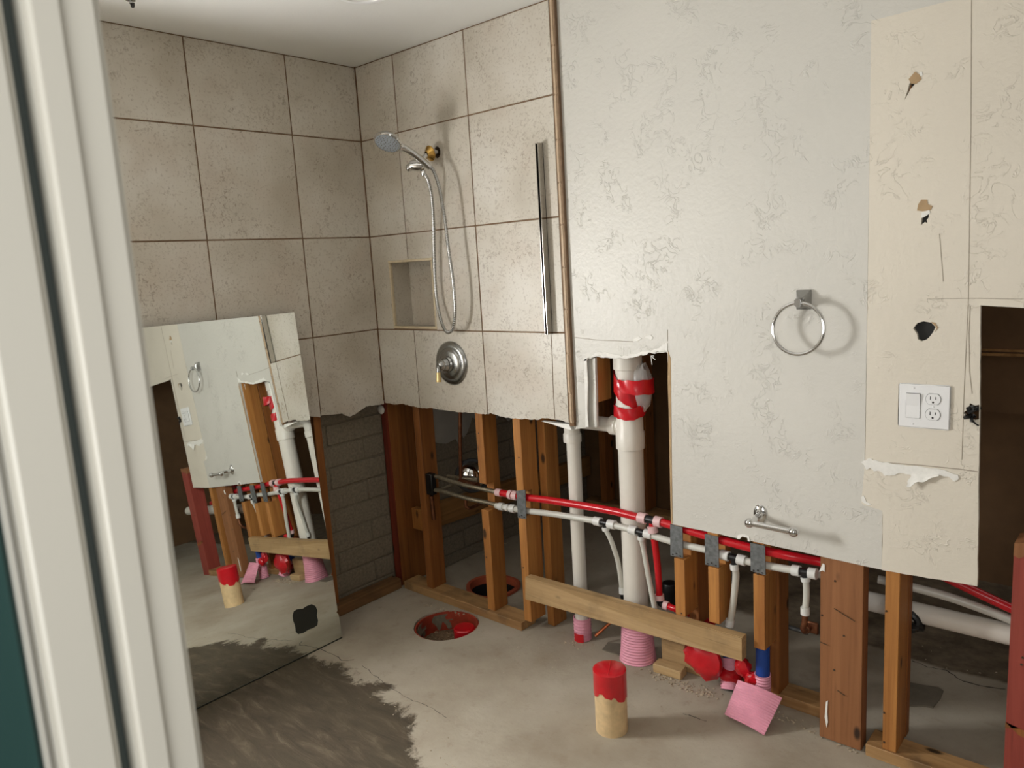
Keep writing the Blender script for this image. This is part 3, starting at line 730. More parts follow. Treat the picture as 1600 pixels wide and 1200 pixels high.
# tape bands round the stack
cB = (xB+0.004, YP)
zz = lambda py: bp(990, py, 'y', YP).z
def tape_strip(keys, r, bulge=0.0, name='tape_band'):
    """strip wound on the stack: keys are (angle in degrees, top row, bottom row)"""
    b = MB(); n = 60; rows_ = 6; V = []
    k0_, k1_ = keys[0][0], keys[-1][0]
    for i in range(n+1):
        dg = k0_+(k1_-k0_)*i/n
        for (d0, t0, b0_), (d1_, t1, b1_) in zip(keys, keys[1:]):
            if d0 <= dg <= d1_:
                q = (dg-d0)/(d1_-d0); tp_, bt_ = t0+(t1-t0)*q, b0_+(b1_-b0_)*q; break
        th = math.radians(dg); z1_, z0_ = zz(tp_), zz(bt_)
        row = []
        for j in range(rows_+1):
            v = j/rows_
            rr = r+0.0012*math.sin(7*th+5*v)+bulge*max(0, math.cos(th-math.radians(-5)))**1.5
            row.append(b.bm.verts.new((cB[0]+rr*math.cos(th), cB[1]+rr*math.sin(th), z0_+(z1_-z0_)*v+0.0015*math.sin(11*th)*(1 if j in (0, rows_) else 0))))
        V.append(row)
    fs = []
    for i in range(n):
        for j in range(rows_):
            f = b.bm.faces.new((V[i][j], V[i+1][j], V[i+1][j+1], V[i][j+1])); f.smooth = True; fs.append(f)
    return b.build(name, M['tape'], t)
tape_strip([(-190, 565, 588), (-147, 577, 609), (-110, 590, 620), (-57, 604, 632), (0, 622, 642), (33, 628, 646), (120, 600, 630)], rB+0.006)
tape_strip([(-105, 591, 606), (-57, 590, 611), (0, 590, 613), (40, 592, 613), (110, 595, 615)], rB+0.008, 0.046)
tape_strip([(-200, 622, 640), (-147, 631, 649), (-57, 635, 653), (0, 630, 648), (33, 624, 640), (110, 624, 640)], rB+0.0095, 0.006)
# crumpled clear plastic hanging off the right side
random.seed(11)
pb = MB(); pb.sphere((0, 0, 0), 1.0, 20)
for v in pb.bm.verts:
    k = 1+random.uniform(-0.10, 0.10)
    v.co = Vector((v.co.x*0.042*k, v.co.y*0.036*k, v.co.z*0.088*k))+Vector((xB+0.056, YP+0.006, zz(604)))
pb.build('plastic_wrap', M['clearwrap'], t)
# side arm, elbow and thinner drop pipe
xA = bp(898, 760, 'y', YP).x; zA = bp(940, 662, 'y', YP).z; rA = 0.0275
MB().lathe([(rA+0.004, 0.0), (rA+0.004, 0.032), (rA+0.0085, 0.034), (rA+0.0085, 0.062), (rA+0.001, 0.064)], (xB-0.012, YP, zA), (-1, 0, 0), 28).build('branch_hub', M['pvc'], t)
MB().tube([(xB-0.03, YP, zA), (xA+0.03, YP, zA)], rA, 24).build('side_pipe', M['pvc'], t)
zE = bp(896, 690, 'y', YP).z
pts = [(xA+0.034, YP, zA)]+[(xA+0.034*(1-math.sin(a)), YP, zA-0.034*(1-math.cos(a))) for a in [math.pi/2*k/8 for k in range(1, 9)]]
MB().tube(pts+[(xA, YP, zE+0.02)], rA+0.004, 24).build('elbow', M['pvc'], t)
MB().lathe([(rA+0.001, zE-0.002), (rA+0.008, zE), (rA+0.008, zE+0.03), (rA+0.004, zE+0.036)], (xA, YP, 0), (0, 0, 1), 28).build('elbow_hub', M['pvc'], t)
MB().lathe([(0, 0.004), (rA, 0.004), (rA, zE+0.02), (0, zE+0.02)], (xA+0.004, YP, 0), (0, 0, 1), 28).build('drop_pipe', M['pvc'], t)
# pink foam sleeves
def ribbed(c, r, z0, z1, pitch, name, parent=None, lean=(0, 0), rib=0.0018, thick=0.003, bulge=0.0, seed=1):
    n = int((z1-z0)/pitch*4); prof = []
    for i in range(n+1):
        h = (z1-z0)*i/n; v = i/n
        prof.append((r+rib*math.cos(2*math.pi*h/pitch)+bulge*(1-v)**2, h))
    prof += [(r-thick, z1-z0), (r-thick, 0.0), prof[0]]
    rr = random.Random(seed); ph = [rr.uniform(0, 6) for _ in range(3)]
    b = MB().lathe(prof, (0, 0, 0), (0, 0, 1), 32, wob=lambda th, h: 0.05*math.sin(2*th+ph[0]+h*9)+0.03*math.sin(3*th+ph[1]))
    for v in b.bm.verts: v.co += Vector((c[0]+lean[0]*v.co.z, c[1]+lean[1]*v.co.z, z0))
    return b.build(name, M['pink'], parent)
zs = bp(1000, 980, 'y', YP-0.05).z
t1 = thing('pink_foam_sleeve', 'tall ribbed pink foam sleeve wrapped round the foot of the big white stack', 'pipe wrap', (xB+0.004, YP, 0))
ribbed((xB+0.006, YP), rB+0.009, 0.002, zs, 0.0105, 'foam_wrap', t1, bulge=0.012)
MB().grid(lambda u, v: Vector((xB+0.006+(rB+0.004)*math.cos(-2.4+1.4*u), YP+(rB+0.004)*math.sin(-2.4+1.4*u), zs-0.012+0.03*v*(1-u*0.6))), 8, 3, 0.001).build('tape_patch', M['tape'], t1, 'red tape')
zs2 = bp(913, 972, 'y', YP-0.03).z
t2 = thing('pink_foam_sleeve', 'short pink foam sleeve with a red tape square on the thin white pipe', 'pipe wrap', (xA+0.004, YP, 0))
ribbed((xA+0.005, YP), rA+0.006, 0.002, zs2, 0.013, 'foam_wrap', t2, rib=0.001, seed=4)
za, zb_ = bp(910, 1007, 'y', YP-0.03).z, bp(910, 992, 'y', YP-0.03).z
MB().grid(lambda u, v: Vector((xA+0.005+(rA+0.0105)*math.cos(-2.05+1.2*u), YP+(rA+0.0105)*math.sin(-2.05+1.2*u), za+(zb_-za)*v)), 10, 3, 0.001).build('tape_patch', M['tape'], t2, 'red tape square')
# ---- red water line
YX = 0.051
def pts_at(pp, y=YX): return [bp(a, b_, 'y', (c if c is not None else y)) for a, b_, c in [(q+(None,))[:3] for q in pp]]
def fit(parent, a, b_, r, m, name, seg=14):
    MB().tube([a, b_], r, seg).build(name, m, parent)
rR, rW = 0.0145, 0.0122
red_line = thing('red_water_line', 'red flexible water tube running through the studs above the white tube', 'water pipe', bp(1010, 812, 'y', YX))
redp = [(778, 769), (815, 776), (860, 782), (910, 790), (960, 799), (1000, 809)]
MB().tube(pts_at(redp), rR, 14, 4).build('tube', M['redpex'], red_line)
red2 = [(1030, 815), (1060, 824), (1110, 839), (1170, 855), (1230, 868, 0.06), (1277, 877, 0.10), (1300, 882, 0.105), (1345, 890, 0.108)]
MB().tube(pts_at(red2), rR, 14, 4).build('tube', M['redpex'], red_line)
red3 = [(1360, 872, 0.165), (1430, 880, 0.18), (1490, 908, 0.19), (1540, 932, 0.20), (1600, 959, 0.20), (1680, 990, 0.20)]
MB().tube(pts_at(red3), rR*0.95, 14, 4).build('tube', M['redpex'], red_line)
def lerp(a, b_, t): return a+(b_-a)*t
def ring_on(parent, pp, t0, t1, r, m, name='crimp_ring', y=YX):
    a, b_ = pts_at([pp[0]], y)[0], pts_at([pp[1]], y)[0]
    fit(parent, lerp(a, b_, t0), lerp(a, b_, t1), r, m, name, 18)
ring_on(red_line, ((1000, 808.5), (1036, 817)), -0.05, 0.28, rR+0.005, M['pinkring'])
ring_on(red_line, ((1000, 808.5), (1036, 817)), 0.28, 0.66, rR, M['blackplastic'], 'tee_fitting')
ring_on(red_line, ((1000, 808.5), (1036, 817)), 0.66, 0.95, rR+0.005, M['pinkring'])
ring_on(red_line, ((776, 769), (815, 776)), 0.0, 0.2, rR*0.9+0.003, M['pinkring'])
ring_on(red_line, ((776, 769), (815, 776)), 0.52, 0.64, rR+0.005, M['pinkring'])
ring_on(red_line, ((776, 769), (815, 776)), 0.68, 0.85, rR+0.005, M['pinkring'])
# red drop and foot elbow
rd = [(1019, 816), (1022, 840, 0.06), (1028, 890, 0.075), (1030, 934, 0.085)]
MB().tube(pts_at(rd), rR*0.85, 14, 4).build('branch_tube', M['redpex'], red_line)
fit(red_line, *pts_at([(1019, 822), (1021, 832)]), rR+0.004, M['pinkring'], 'crimp_ring')
fit(red_line, *pts_at([(1030, 929, 0.085), (1031, 937, 0.085)]), rR*0.85+0.005, M['pinkring'], 'crimp_ring')
MB().tube(pts_at([(1031, 937, 0.085), (1032, 943, 0.085), (1040, 946, 0.085)]), rR*0.8, 12, 3).build('elbow_fitting', M['blackplastic'], red_line)
fit(red_line, *pts_at([(1037, 945, 0.085), (1044, 947, 0.087)]), rR*0.85+0.004, M['pinkring'], 'crimp_ring')
MB().tube(pts_at([(1044, 947, 0.087), (1062, 954, 0.09), (1100, 967, 0.225), (1116, 972, 0.23)]), rR*0.8, 12, 4).build('branch_tube', M['redpex'], red_line)
# ---- white water line
white_line = thing('white_water_line', 'translucent white water tube with black tees below the red tube', 'water pipe', bp(960, 820, 'y', YX))
def wt(pp, r=rW, name='tube', m='whitepex', y=YX): return MB().tube(pts_at(pp, y), r, 14, 4).build(name, M[m], white_line)
wt([(775, 790), (815, 797), (870, 804), (932, 814)])
wt([(957, 820), (988, 828)]); wt([(1013, 835), (1060, 849), (1112, 861), (1130, 867)])
wt([(1163, 876), (1200, 884), (1240, 891)])
wt([(1268, 896, 0.10), (1300, 899, 0.104), (1345, 903, 0.108)])
wt([(1372, 905, 0.165), (1420, 916, 0.175), (1480, 932, 0.19), (1540, 953, 0.20), (1600, 976, 0.20), (1680, 1005, 0.2)], rW*1.05)
def tee(p0, p1, drop=None, y=YX):
    a, b_ = pts_at([p0], y)[0], pts_at([p1], y)[0]
    fit(white_line, lerp(a, b_, 0.0), lerp(a, b_, 0.32), rW+0.005, M['ring'], 'crimp_ring', 18)
    fit(white_line, lerp(a, b_, 0.3), lerp(a, b_, 0.7), rW*0.95, M['blackplastic'], 'tee_fitting', 16)
    fit(white_line, lerp(a, b_, 0.68), lerp(a, b_, 1.0), rW+0.005, M['ring'], 'crimp_ring', 18)
    if drop:
        c, d = lerp(a, b_, 0.5), pts_at([drop], y)[0]
        fit(white_line, c, d, rW*0.85, M['blackplastic'], 'tee_fitting', 14)
        fit(white_line, lerp(c, d, 0.55), lerp(c, d, 1.0), rW+0.002, M['ring'], 'crimp_ring', 16)
tee((929, 813.5), (961, 820.5), (947, 829)); tee((984, 827), (1019, 836), (1002, 843))
tee((1127, 866), (1165, 876.5), (1148, 890)); tee((1238, 890.5), (1276, 897), (1259, 908))
fit(white_line, *pts_at([(780, 791), (787, 792)]), rW+0.004, M['ring'], 'crimp_ring')
fit(white_line, *pts_at([(791, 793), (795, 793.7)]), rW+0.003, M['ring'], 'crimp_ring')
fit(white_line, *pts_at([(798, 794), (805, 795.5)]), rW+0.005, M['ring'], 'crimp_ring')
wt([(947, 829), (955, 845, 0.055), (966, 880, 0.075), (972, 922, 0.09)], rW*0.75, 'branch_tube')
fit(white_line, *pts_at([(972, 918, 0.09), (972.5, 927, 0.09)]), rW*0.75+0.004, M['ring'], 'crimp_ring')
fit(white_line, *pts_at([(972.5, 927, 0.09), (973, 935, 0.09)]), rW*0.7, M['blackplastic'], 'elbow_fitting')
wt([(1002, 843), (1006, 860, 0.055), (1014, 905, 0.055), (1022, 945, 0.06), (1024, 956, 0.06)], rW*0.8, 'branch_tube')
wt([(1148, 888), (1150, 900, 0.06), (1146, 940, 0.07), (1141, 974, 0.075)], rW*0.95, 'branch_tube')
fit(white_line, *pts_at([(1141, 968, 0.075), (1140, 978, 0.075)]), rW+0.003, M['ring'], 'crimp_ring')
wt([(1259, 906), (1260, 930), (1258, 955)], rW*0.8, 'branch_tube')
fit(white_line, *pts_at([(1258, 949), (1258, 960)]), rW*0.8+0.004, M['ring'], 'crimp_ring')
MB().tube(pts_at([(1258, 960), (1257, 974), (1255, 981, 0.055), (1257, 986, 0.075), (1259, 982, 0.12)]), 0.0095, 12, 4).build('copper_elbow', M['copper'], white_line)
# copper stubs with wing elbow between flat post and brown stud
c = bp(1267, 980, 'y', 0.12)
t = thing('copper_drop_ear', 'dull red copper drop-ear fitting on the pipe end left of the flat post', 'fitting', c)
MB().box(c.x-0.024, c.x+0.026, 0.112, 0.122, c.z-0.018, c.z+0.022, 0.004).build('plate', M['copper'], t)
MB().lathe([(0.008, 0), (0.014, 0.002), (0.014, 0.018), (0.009, 0.02)], (c.x-0.008, 0.112, c.z), (0, -1, 0), 14).build('socket', M['copper'], t)
# thin grey conduit at the foot
a, b_ = bp(1211, 973, 'y', 0.24), bp(1262, 989, 'y', 0.24)
tag(MB().tube([a, b_], 0.008, 10).build('grey_conduit', M['galv']), 'thin grey tube lying level behind the brown stud', 'pipe')
# big white pipe on the right
yH = 0.21
a, b_ = bp(1345, 941, 'y', yH), bp(1700, 1022, 'y', yH)
d1, d2 = bp(1420, 955, 'y', yH), bp(1570, 988, 'y', yH)
zA_ = (d1.z+d2.z)/2
tag(MB().tube([(2.0, yH, zA_), (3.0, yH, zA_)], 0.03, 28).build('white_drain_pipe', M['pvc']), 'fat white plastic pipe lying level behind the narrow stud and the red post', 'pipe')
# black cable bundle
t = thing('black_cable_bundle', 'black coil of cable hanging under the fat white pipe beside the narrow stud', 'cable', bp(1424, 985, 'y', 0.2))
for k in range(5):
    pp = [(1405+k*3, 955+k, 0.19), (1424+k*3, 960-k, 0.18+k*0.006), (1434+k*1.5, 972+k*2, 0.18+k*0.006), (1426+k*2, 984-k, 0.175), (1412, 972+k, 0.18)]
    MB().tube(pts_at(pp), 0.0105, 8, 4).build('cable', M['blackplastic'], t)
# steel nail plates
def plate(label, l0, r0, l1, r1, y=YS-0.0042):
    A, B_, C_, D_ = [XZ(q[0], q[1], y) for q in (l0, r0, r1, l1)]
    t = thing('nail_plate', label, 'nail plate', (A[0], y, C_[1]), 'steel nail plates on the studs')
    MB().poly([D_, C_, B_, A], (), 'y', y, 0.0035).build('steel_strip', M['galv'], t)
    for (u, v) in ((0.2, 0.05), (0.8, 0.05), (0.5, 0.1)):
        p = Vector(D_)*(1-u)+Vector(C_)*u; q = Vector(A)*(1-u)+Vector(B_)*u; p = p*(1-v)+q*v
        MB().box(p.x-0.003, p.x+0.003, y-0.0012, y+0.001, p.y-0.002, p.y+0.002).build('tooth', M['slot'], t)
plate('grey steel nail plate on the left stud where the red line starts', (807, 767), (820.5, 765.5), (809, 809), (822, 811))
plate('grey steel nail plate just below the lower left corner of the grey drywall', (1047, 819), (1066, 824), (1047.5, 868), (1067, 872))
plate('grey steel nail plate in the middle of the three under the drywall', (1101, 834), (1122, 839), (1101.5, 882), (1123, 887))
plate('grey steel nail plate below the paper holder, rightmost of all', (1172, 848), (1195, 853), (1173, 892), (1196, 899))
# ---- copper pipes of the shower valve
cu = thing('copper_shower_piping', 'tangle of aged copper pipes and valve body in the stud bay under the tiles', 'pipe', bp(720, 790, 'y', 0.06))
def ct(pp, r=0.0085, m='copper', name='copper_pipe', y=0.06, sm=0): MB().tube(pts_at(pp, y), r, 10, sm).build(name, M[m], cu)
ct([(719, 600, 0.10), (719, 690, 0.10), (720, 748, 0.10)], 0.0085)
ct([(664, 600, 0.14), (669, 700, 0.14), (672, 742, 0.14)], 0.0075); 
ct([(673, 742, 0.07), (700, 750, 0.06), (722, 757, 0.055), (745, 762), (775, 768.5)], 0.0095, 'solder')
ct([(680, 766, 0.05), (690, 767, 0.05), (730, 779, 0.05), (760, 785), (775, 789)], 0.0095, 'solder')
ct([(680, 766, 0.07), (706, 758, 0.16)], 0.009, 'solder')
ct([(700, 745, 0.12), (722, 748, 0.11), (748, 750, 0.09)], 0.012, 'solder', 'valve_body')
ct([(720, 752, 0.10), (738, 758, 0.08), (746, 759, 0.07)], 0.016, 'copper', 'valve_body')
MB().lathe([(0.0, 0), (0.015, 0), (0.018, 0.004), (0.018, 0.018), (0.012, 0.02), (0.012, 0.03), (0, 0.03)], bp(732, 757, 'y', 0.085), (1, -0.3, 0), 8).build('valve_nut', M['copper'], cu)
ct([(728, 778, 0.05), (728, 790, 0.05), (733, 794, 0.06), (742, 791, 0.10), (756, 784, 0.14)], 0.008, 'copper', 'copper_pipe', 0.06, 4)
ct([(769, 767), (778, 769.2)], 0.0075, 'copperbright', 'pipe_end'); ct([(768, 787), (777, 790.5)], 0.0075, 'copperbright', 'pipe_end')
MB().box(*sorted((bp(665, 745, 'y', 0.05).x, bp(676, 745, 'y', 0.05).x)), 0.04, 0.07, bp(670, 772, 'y', 0.05).z, bp(670, 740, 'y', 0.05).z, 0.003).build('pipe_clamp', M['blackplastic'], cu)
ct([(674, 775, 0.05), (678, 812, 0.05)], 0.010, 'copper', 'copper_pipe')
ct([(666, 838, 0.05), (667, 846, 0.05)], 0.009, 'slot', 'nipple')
bx = bp(1047, 946, 'z', 0.0)
t = thing('black_pipe_cap', 'black plastic pipe cap on the slab behind the foot of the red drop tube', 'pipe', bx)
MB().lathe([(0.028, 0.0), (0.028, 0.06), (0.034, 0.062), (0.034, 0.1), (0.03, 0.106), (0, 0.108)], bx, (0, 0, 1), 20).build('cap', M['blackplastic'], t)
# thin copper line on the slab
cp = pts_at([(930, 994, 0.10), (959, 968, 0.17), (974, 972, 0.18)])
tag(MB().tube(cp, 0.0065, 10).build('copper_stub_pipe', M['copperbright']), 'bent bright copper pipe sticking up from the slab behind the short pink sleeve', 'pipe')
# chrome dome behind the valve
cd = bp(738, 743, 'y', 0.22)
dirn = (CAM-cd).normalized()
dm = MB().lathe([(0.0, 0.05), (0.02, 0.048), (0.04, 0.041), (0.058, 0.026), (0.068, 0.006), (0.069, 0.0)], cd, dirn, 36).build('chrome_bell', M['chrome'], cu, 'chrome dome with a black rim')
MB().lathe([(0.067, 0.002), (0.078, 0.004), (0.081, -0.006), (0.07, -0.03), (0.0, -0.03)], cd, dirn, 36).build('black_rim', M['blackplastic'], dm)
MB().tube([cd, lerp(cd, bp(720, 752, 'y', 0.10), 0.9)], 0.01, 10).build('bell_stem', M['copper'], cu)
# ---- capped pipe stub on the floor
cc = bp(950, 1140, 'z', 0.0); cc.y += 0.03; cc.x -= 0.02
cc = Vector((1.435, -0.315, 0)); hS = 0.212; rS = 0.052
t = thing('capped_pipe_stub', 'cream pipe stub in the open floor capped with red tape', 'pipe', cc)
MB().lathe([(0, 0.0), (rS, 0.0), (rS, hS-0.004), (rS-0.006, hS-0.001), (0, hS-0.001)], cc, (0, 0, 1), 40).build('pipe', M['stub'], t)
b = MB(); n = 48; tp = []
for j in range(6):
    row = []
    for i in range(n):
        th = 2*math.pi*i/n
        low = hS-0.085-0.012*math.sin(2*th+1.2)+(0.010 if math.sin(7*th) > 0.55 else 0)
        z_ = low+(hS-low)*j/5
        row.append(b.bm.verts.new(cc+Vector(((rS+0.0018)*math.cos(th), (rS+0.0018)*math.sin(th), z_))))
    tp.append(row)
for j in range(5):
    for i in range(n):
        f = b.bm.faces.new((tp[j][i], tp[j][(i+1) % n], tp[j+1][(i+1) % n], tp[j+1][i])); f.smooth = True
r2 = [b.bm.verts.new(cc+Vector(((rS-0.004)*math.cos(2*math.pi*i/n), (rS-0.004)*math.sin(2*math.pi*i/n), hS+0.003))) for i in range(n)]
for i in range(n): b.bm.faces.new((tp[5][i], tp[5][(i+1) % n], r2[(i+1) % n], r2[i])).smooth = True
b.bm.faces.new(r2)
b.build('tape_cap', M['tape'], t, 'red tape cap')
MB().box(-0.002, 0.002, -0.046, 0.046, hS+0.002, hS+0.0042, 0.001).build('tape_fold', M['tape'], t)
fo = t.children[-1]; fo.data.transform(Matrix.Translation(OFF[t.name]+Vector((0, 0, 0)))); fo.rotation_euler = (0, 0, 0)
fo.data.transform(Matrix.Rotation(0.5, 4, 'Z'))
# ---- drain pit in front
t = thing('drain_pit', 'round open hole in the slab lined with torn orange pipe and gravel', 'drain', (pit_c.x, pit_c.y, -0.15))
MB().lathe([(pit_r-0.001, -0.012), (pit_r-0.004, -0.006), (pit_r-0.010, -0.006), (pit_r-0.012, -0.03), (pit_r-0.012, -0.13)], pit_c, (0, 0, 1), 40).build('liner', M['pitred'], t)
MB().lathe([(0, -0.062), (0.05, -0.066), (0.1, -0.075), (pit_r-0.012, -0.09)], pit_c, (0, 0, 1), 32, wob=lambda th, h: 0.0).build('gravel_bed', M['gravel'], t)
rg = random.Random(3)
for k in range(26):
    a_ = rg.uniform(0, 6.28); r_ = rg.uniform(0.02, 0.115); q = pit_c+Vector((r_*math.cos(a_), r_*math.sin(a_), -0.066-0.15*max(0, r_-0.05)))
    MB().sphere(q, rg.uniform(0.006, 0.013), 8, (1, 0.8, 0.7)).build('pebble', M['gravel'], t)
for (aa, rr_, w_) in ((2.6, pit_r-0.016, 0.5), (3.6, pit_r-0.017, 0.35)):
    MB().grid(lambda u, v: pit_c+Vector((rr_*math.cos(aa+w_*(u-0.5)+0.1*math.sin(v*5)), rr_*math.sin(aa+w_*(u-0.5)+0.1*math.sin(v*5)), -0.014-0.075*v*(0.7+0.3*math.sin(u*9)))), 8, 5, 0.002).build('mortar_smear', M['mortar'], t)
q = pit_c+Vector((0.062, 0.045, 0))
MB().lathe([(0, -0.012), (0.042, -0.013), (0.047, -0.018), (0.047, -0.11)], q, (0, 0, 1), 24).build('red_plug', M['tape'], t, 'red taped pipe end')
# ---- far drain collar
t = thing('drain_collar', 'orange collar round a dark drain hole in the slab beyond the studs', 'drain', (back_c.x, back_c.y, -0.1))
MB().lathe([(back_r+0.012, 0.002), (back_r+0.012, 0.014), (back_r+0.006, 0.018), (back_r-0.006, 0.016), (back_r-0.008, 0.0), (back_r-0.008, -0.02)], back_c, (0, 0, 1), 40, wob=lambda th, h: 0.04*math.sin(3*th+1)).build('ring', M['orange'], t)
MB().lathe([(back_r-0.002, -0.015), (back_r-0.006, -0.1), (0, -0.1)], back_c, (0, 0, 1), 32).build('dark_bottom', M['dark'], t)
# ---- pink sheet, red tape bundle, blue sleeves
def blue_sleeve(label, base, top, r, collar_h):
    t = thing('blue_pipe_sleeve', label, 'pipe wrap', base)
    d = (top-base)
    MB().tube([base+Vector((0, 0, 0.002)), top], r, 18).build('sleeve', M['blue'], t)
    return t
b0 = bp(1192, 1075, 'y', 0.062); b0.z = 0.0; b1 = bp(1191, 1008, 'y', 0.062)
t = blue_sleeve('upright blue sleeve under the cut stud with a pink foam collar', Vector((b0.x, 0.06, 0.0)), Vector((b1.x, 0.066, b1.z-0.002)), 0.0225, 0)
ribbed((b0.x, 0.062), 0.027, 0.004, bp(1190, 1058, 'y', 0.04).z, 0.010, 'foam_collar', t, rib=0.0012, seed=6)
c0 = bp(1127, 1085, 'z', 0.0); c0 = Vector((c0.x+0.012, c0.y+0.045, 0)); c1 = bp(1141, 1018, 'y', c0.y+0.06)
t = blue_sleeve('tilted blue sleeve half hidden in red tape under the right end of the brace', c0, c1, 0.024, 0)
dd = (c1-c0)
b = MB(); n = 28
prof = [(0.033+0.0014*math.cos(2*math.pi*h/0.011), h) for h in [0.002*i for i in range(0, 33)]]+[(0.027, 0.064), (0.027, 0.0)]
b.lathe(prof, c0, dd.normalized(), n); b.build('foam_collar', M['pink'], t)
L_ = dd.length
b = MB(); prof = [(0.033+0.0008*math.cos(2*math.pi*h/0.013), h) for h in [L_-0.075+0.002*i for i in range(0, 26)]]+[(0.028, L_-0.025), (0.028, L_-0.075)]
b.lathe(prof, c0, dd.normalized(), n); b.build('foam_collar', M['pink'], t)
random.seed(21)
def crumple(center, sc, name, m, parent, amp=0.16, rot=0.0, seg=17):
    b = MB(); b.sphere((0, 0, 0), 1.0, seg)
    R_ = Matrix.Rotation(rot, 3, 'Y')
    for v in b.bm.verts:
        n_ = v.co.normalized(); k = 1+0.7*amp*math.sin(5*n_.x+3*n_.z)*math.cos(4*n_.y-2*n_.z)+random.uniform(-amp, amp)*0.75
        v.co = R_ @ Vector((n_.x*sc[0]*k, n_.y*sc[1]*k, n_.z*sc[2]*k))+Vector(center)
    for f in b.bm.faces: f.smooth = False
    return b.build(name, m, parent)
cbm = bp(1100, 1035, 'y', 0.07); cbm.z = max(cbm.z, 0.07)
t = thing('red_tape_bundle', 'crumpled red tape wrapped round the pipe ends under the brace', 'tape', (cbm.x, 0.07, 0))
crumple((cbm.x-0.005, 0.085, 0.098), (0.072, 0.035, 0.062), 'tape_wrap', M['tape'], t, rot=0.55)
q = c0+dd*0.42
crumple((q.x, q.y, q.z), (0.047, 0.045, 0.030), 'tape_wrap', M['tape'], t, 0.08, 0.2)
q = bp(1158, 1045, 'y', 0.045); crumple((q.x, 0.06, q.z), (0.028, 0.02, 0.034), 'tape_flap', M['tape'], t, 0.2, -0.5)
q = bp(1174, 1062, 'y', 0.045); crumple((q.x, 0.05, q.z), (0.022, 0.018, 0.025), 'tape_flap', M['tape'], t, 0.2, 0.3)
# draped pink sheet
A = bp(1152, 1062, 'y', 0.005); Bc = bp(1222, 1091, 'y', 0.025); Cc = bp(1194, 1149, 'z', 0.004); Dc = bp(1131, 1116, 'z', 0.02)
def sheet(u, v):
    top = A+(Bc-A)*u; bot = Dc+(Cc-Dc)*u
    p = bot+(top-bot)*v
    nrm = (Bc-A).cross(top-bot).normalized()
    if nrm.y > 0: nrm = -nrm
    bow = 0.020*math.sin(math.pi*u)*(0.4+0.6*v)-0.012*math.exp(-u*9)
    return p+nrm*(bow+0.0016*math.cos(v*2*math.pi*15))+Vector((0, 0, 0.003*math.sin(u*3)))
pk = MB().grid(sheet, 20, 120, 0.0022).build('pink_foam_sheet', M['pink'])
tag(pk, 'loose sheet of ribbed pink foam draped on the slab below the blue sleeve', 'foam sheet')
# ================================================================== BATH FITTINGS
# ---- hand shower
hc = bp(607, 219, 'y', -0.23); hold = bp(655, 258, 'y', -0.09); hend = bp(672, 262, 'y', -0.075)
sh = thing('hand_shower', 'chrome hand shower with flexible hose hanging from the tiled wall', 'shower', hend)
nface = Vector((0.16, -0.52, -0.84)).normalized()
MB().lathe([(0.0, -0.022), (0.022, -0.020), (0.042, -0.010), (0.053, 0.004), (0.055, 0.012), (0.052, 0.016), (0.0, 0.016)], hc, nface, 40).build('spray_head', M['chrome'], sh)
fc = MB().lathe([(0.0, 0.0205), (0.02, 0.020), (0.04, 0.0185), (0.048, 0.0165), (0.048, 0.0155), (0, 0.0155)], hc, nface, 36).build('spray_face', M['lensgrey'], sh, 'grey nozzle face')
a_ = nface.orthogonal().normalized(); b_2 = nface.cross(a_)
nz = MB()
for rr_, n in ((0.012, 6), (0.024, 12), (0.034, 16), (0.043, 22)):
    for k in range(n):
        th = 6.283*k/n; q = hc+nface*0.0195+(a_*math.cos(th)+b_2*math.sin(th))*rr_
        nz.lathe([(0.0022, -0.002), (0.0018, 0.003), (0, 0.0035)], q, nface, 6)
nz = nz.build('nozzle', M['chrome'], fc); nz['kind'] = 'stuff'
hs = hc-nface*0.006+(hold-hc).normalized()*0.045
hl = [hs, lerp(hs, hend, 0.25)+Vector((0, -0.004, 0.012)), lerp(hs, hend, 0.5)+Vector((0, -0.004, 0.014)), lerp(hs, hend, 0.75)+Vector((0, 0, 0.008)), hend]
MB().tube(hl, 0.012, 16, 5, radii=[0.021, 0.02, 0.018, 0.0165, 0.015, 0.0142, 0.0138, 0.0135, 0.013, 0.013, 0.013, 0.013, 0.013, 0.013, 0.0128, 0.0125, 0.0122, 0.012, 0.0118, 0.0115, 0.011]).build('handle', M['chrome'], sh)
MB().lathe([(0, -0.030), (0.014, -0.030), (0.020, -0.025), (0.023, -0.008), (0.023, 0.008), (0.020, 0.024), (0.013, 0.030), (0, 0.030)], hold+Vector((-0.012, 0, 0)), (0.82, 0.5, -0.1), 20).build('holder', M['chrome'], sh)
MB().sphere(hold+Vector((-0.038, -0.018, -0.006)), 0.016, 14).build('holder_knob', M['chrome'], sh)
MB().lathe([(0, 0), (0.011, 0), (0.011, 0.016), (0.009, 0.02), (0, 0.02)], bp(661, 267, 'y', -0.08), (0.1, 0.1, -1), 14).build('hose_nut', M['chrome'], sh)
arm0 = Vector((hole_c.x, 0.03, hole_c.z)); arm1 = bp(667, 242, 'y', -0.05)
MB().tube([arm0, Vector((hole_c.x, -0.01, hole_c.z)), arm1, hold], 0.0105, 14, 4).build('shower_arm', M['chrome'], sh)
ec = bp(671, 240, 'y', -0.04)
ea = (arm1-Vector((hole_c.x, 0.0, hole_c.z))).normalized()
MB().lathe([(0.0105, 0.016), (0.014, 0.014), (0.018, 0.008), (0.027, 0.003), (0.031, -0.002), (0.030, -0.006), (0.0105, -0.006)], ec, ea, 28).build('escutcheon', M['brass'], sh, 'loose brass escutcheon')
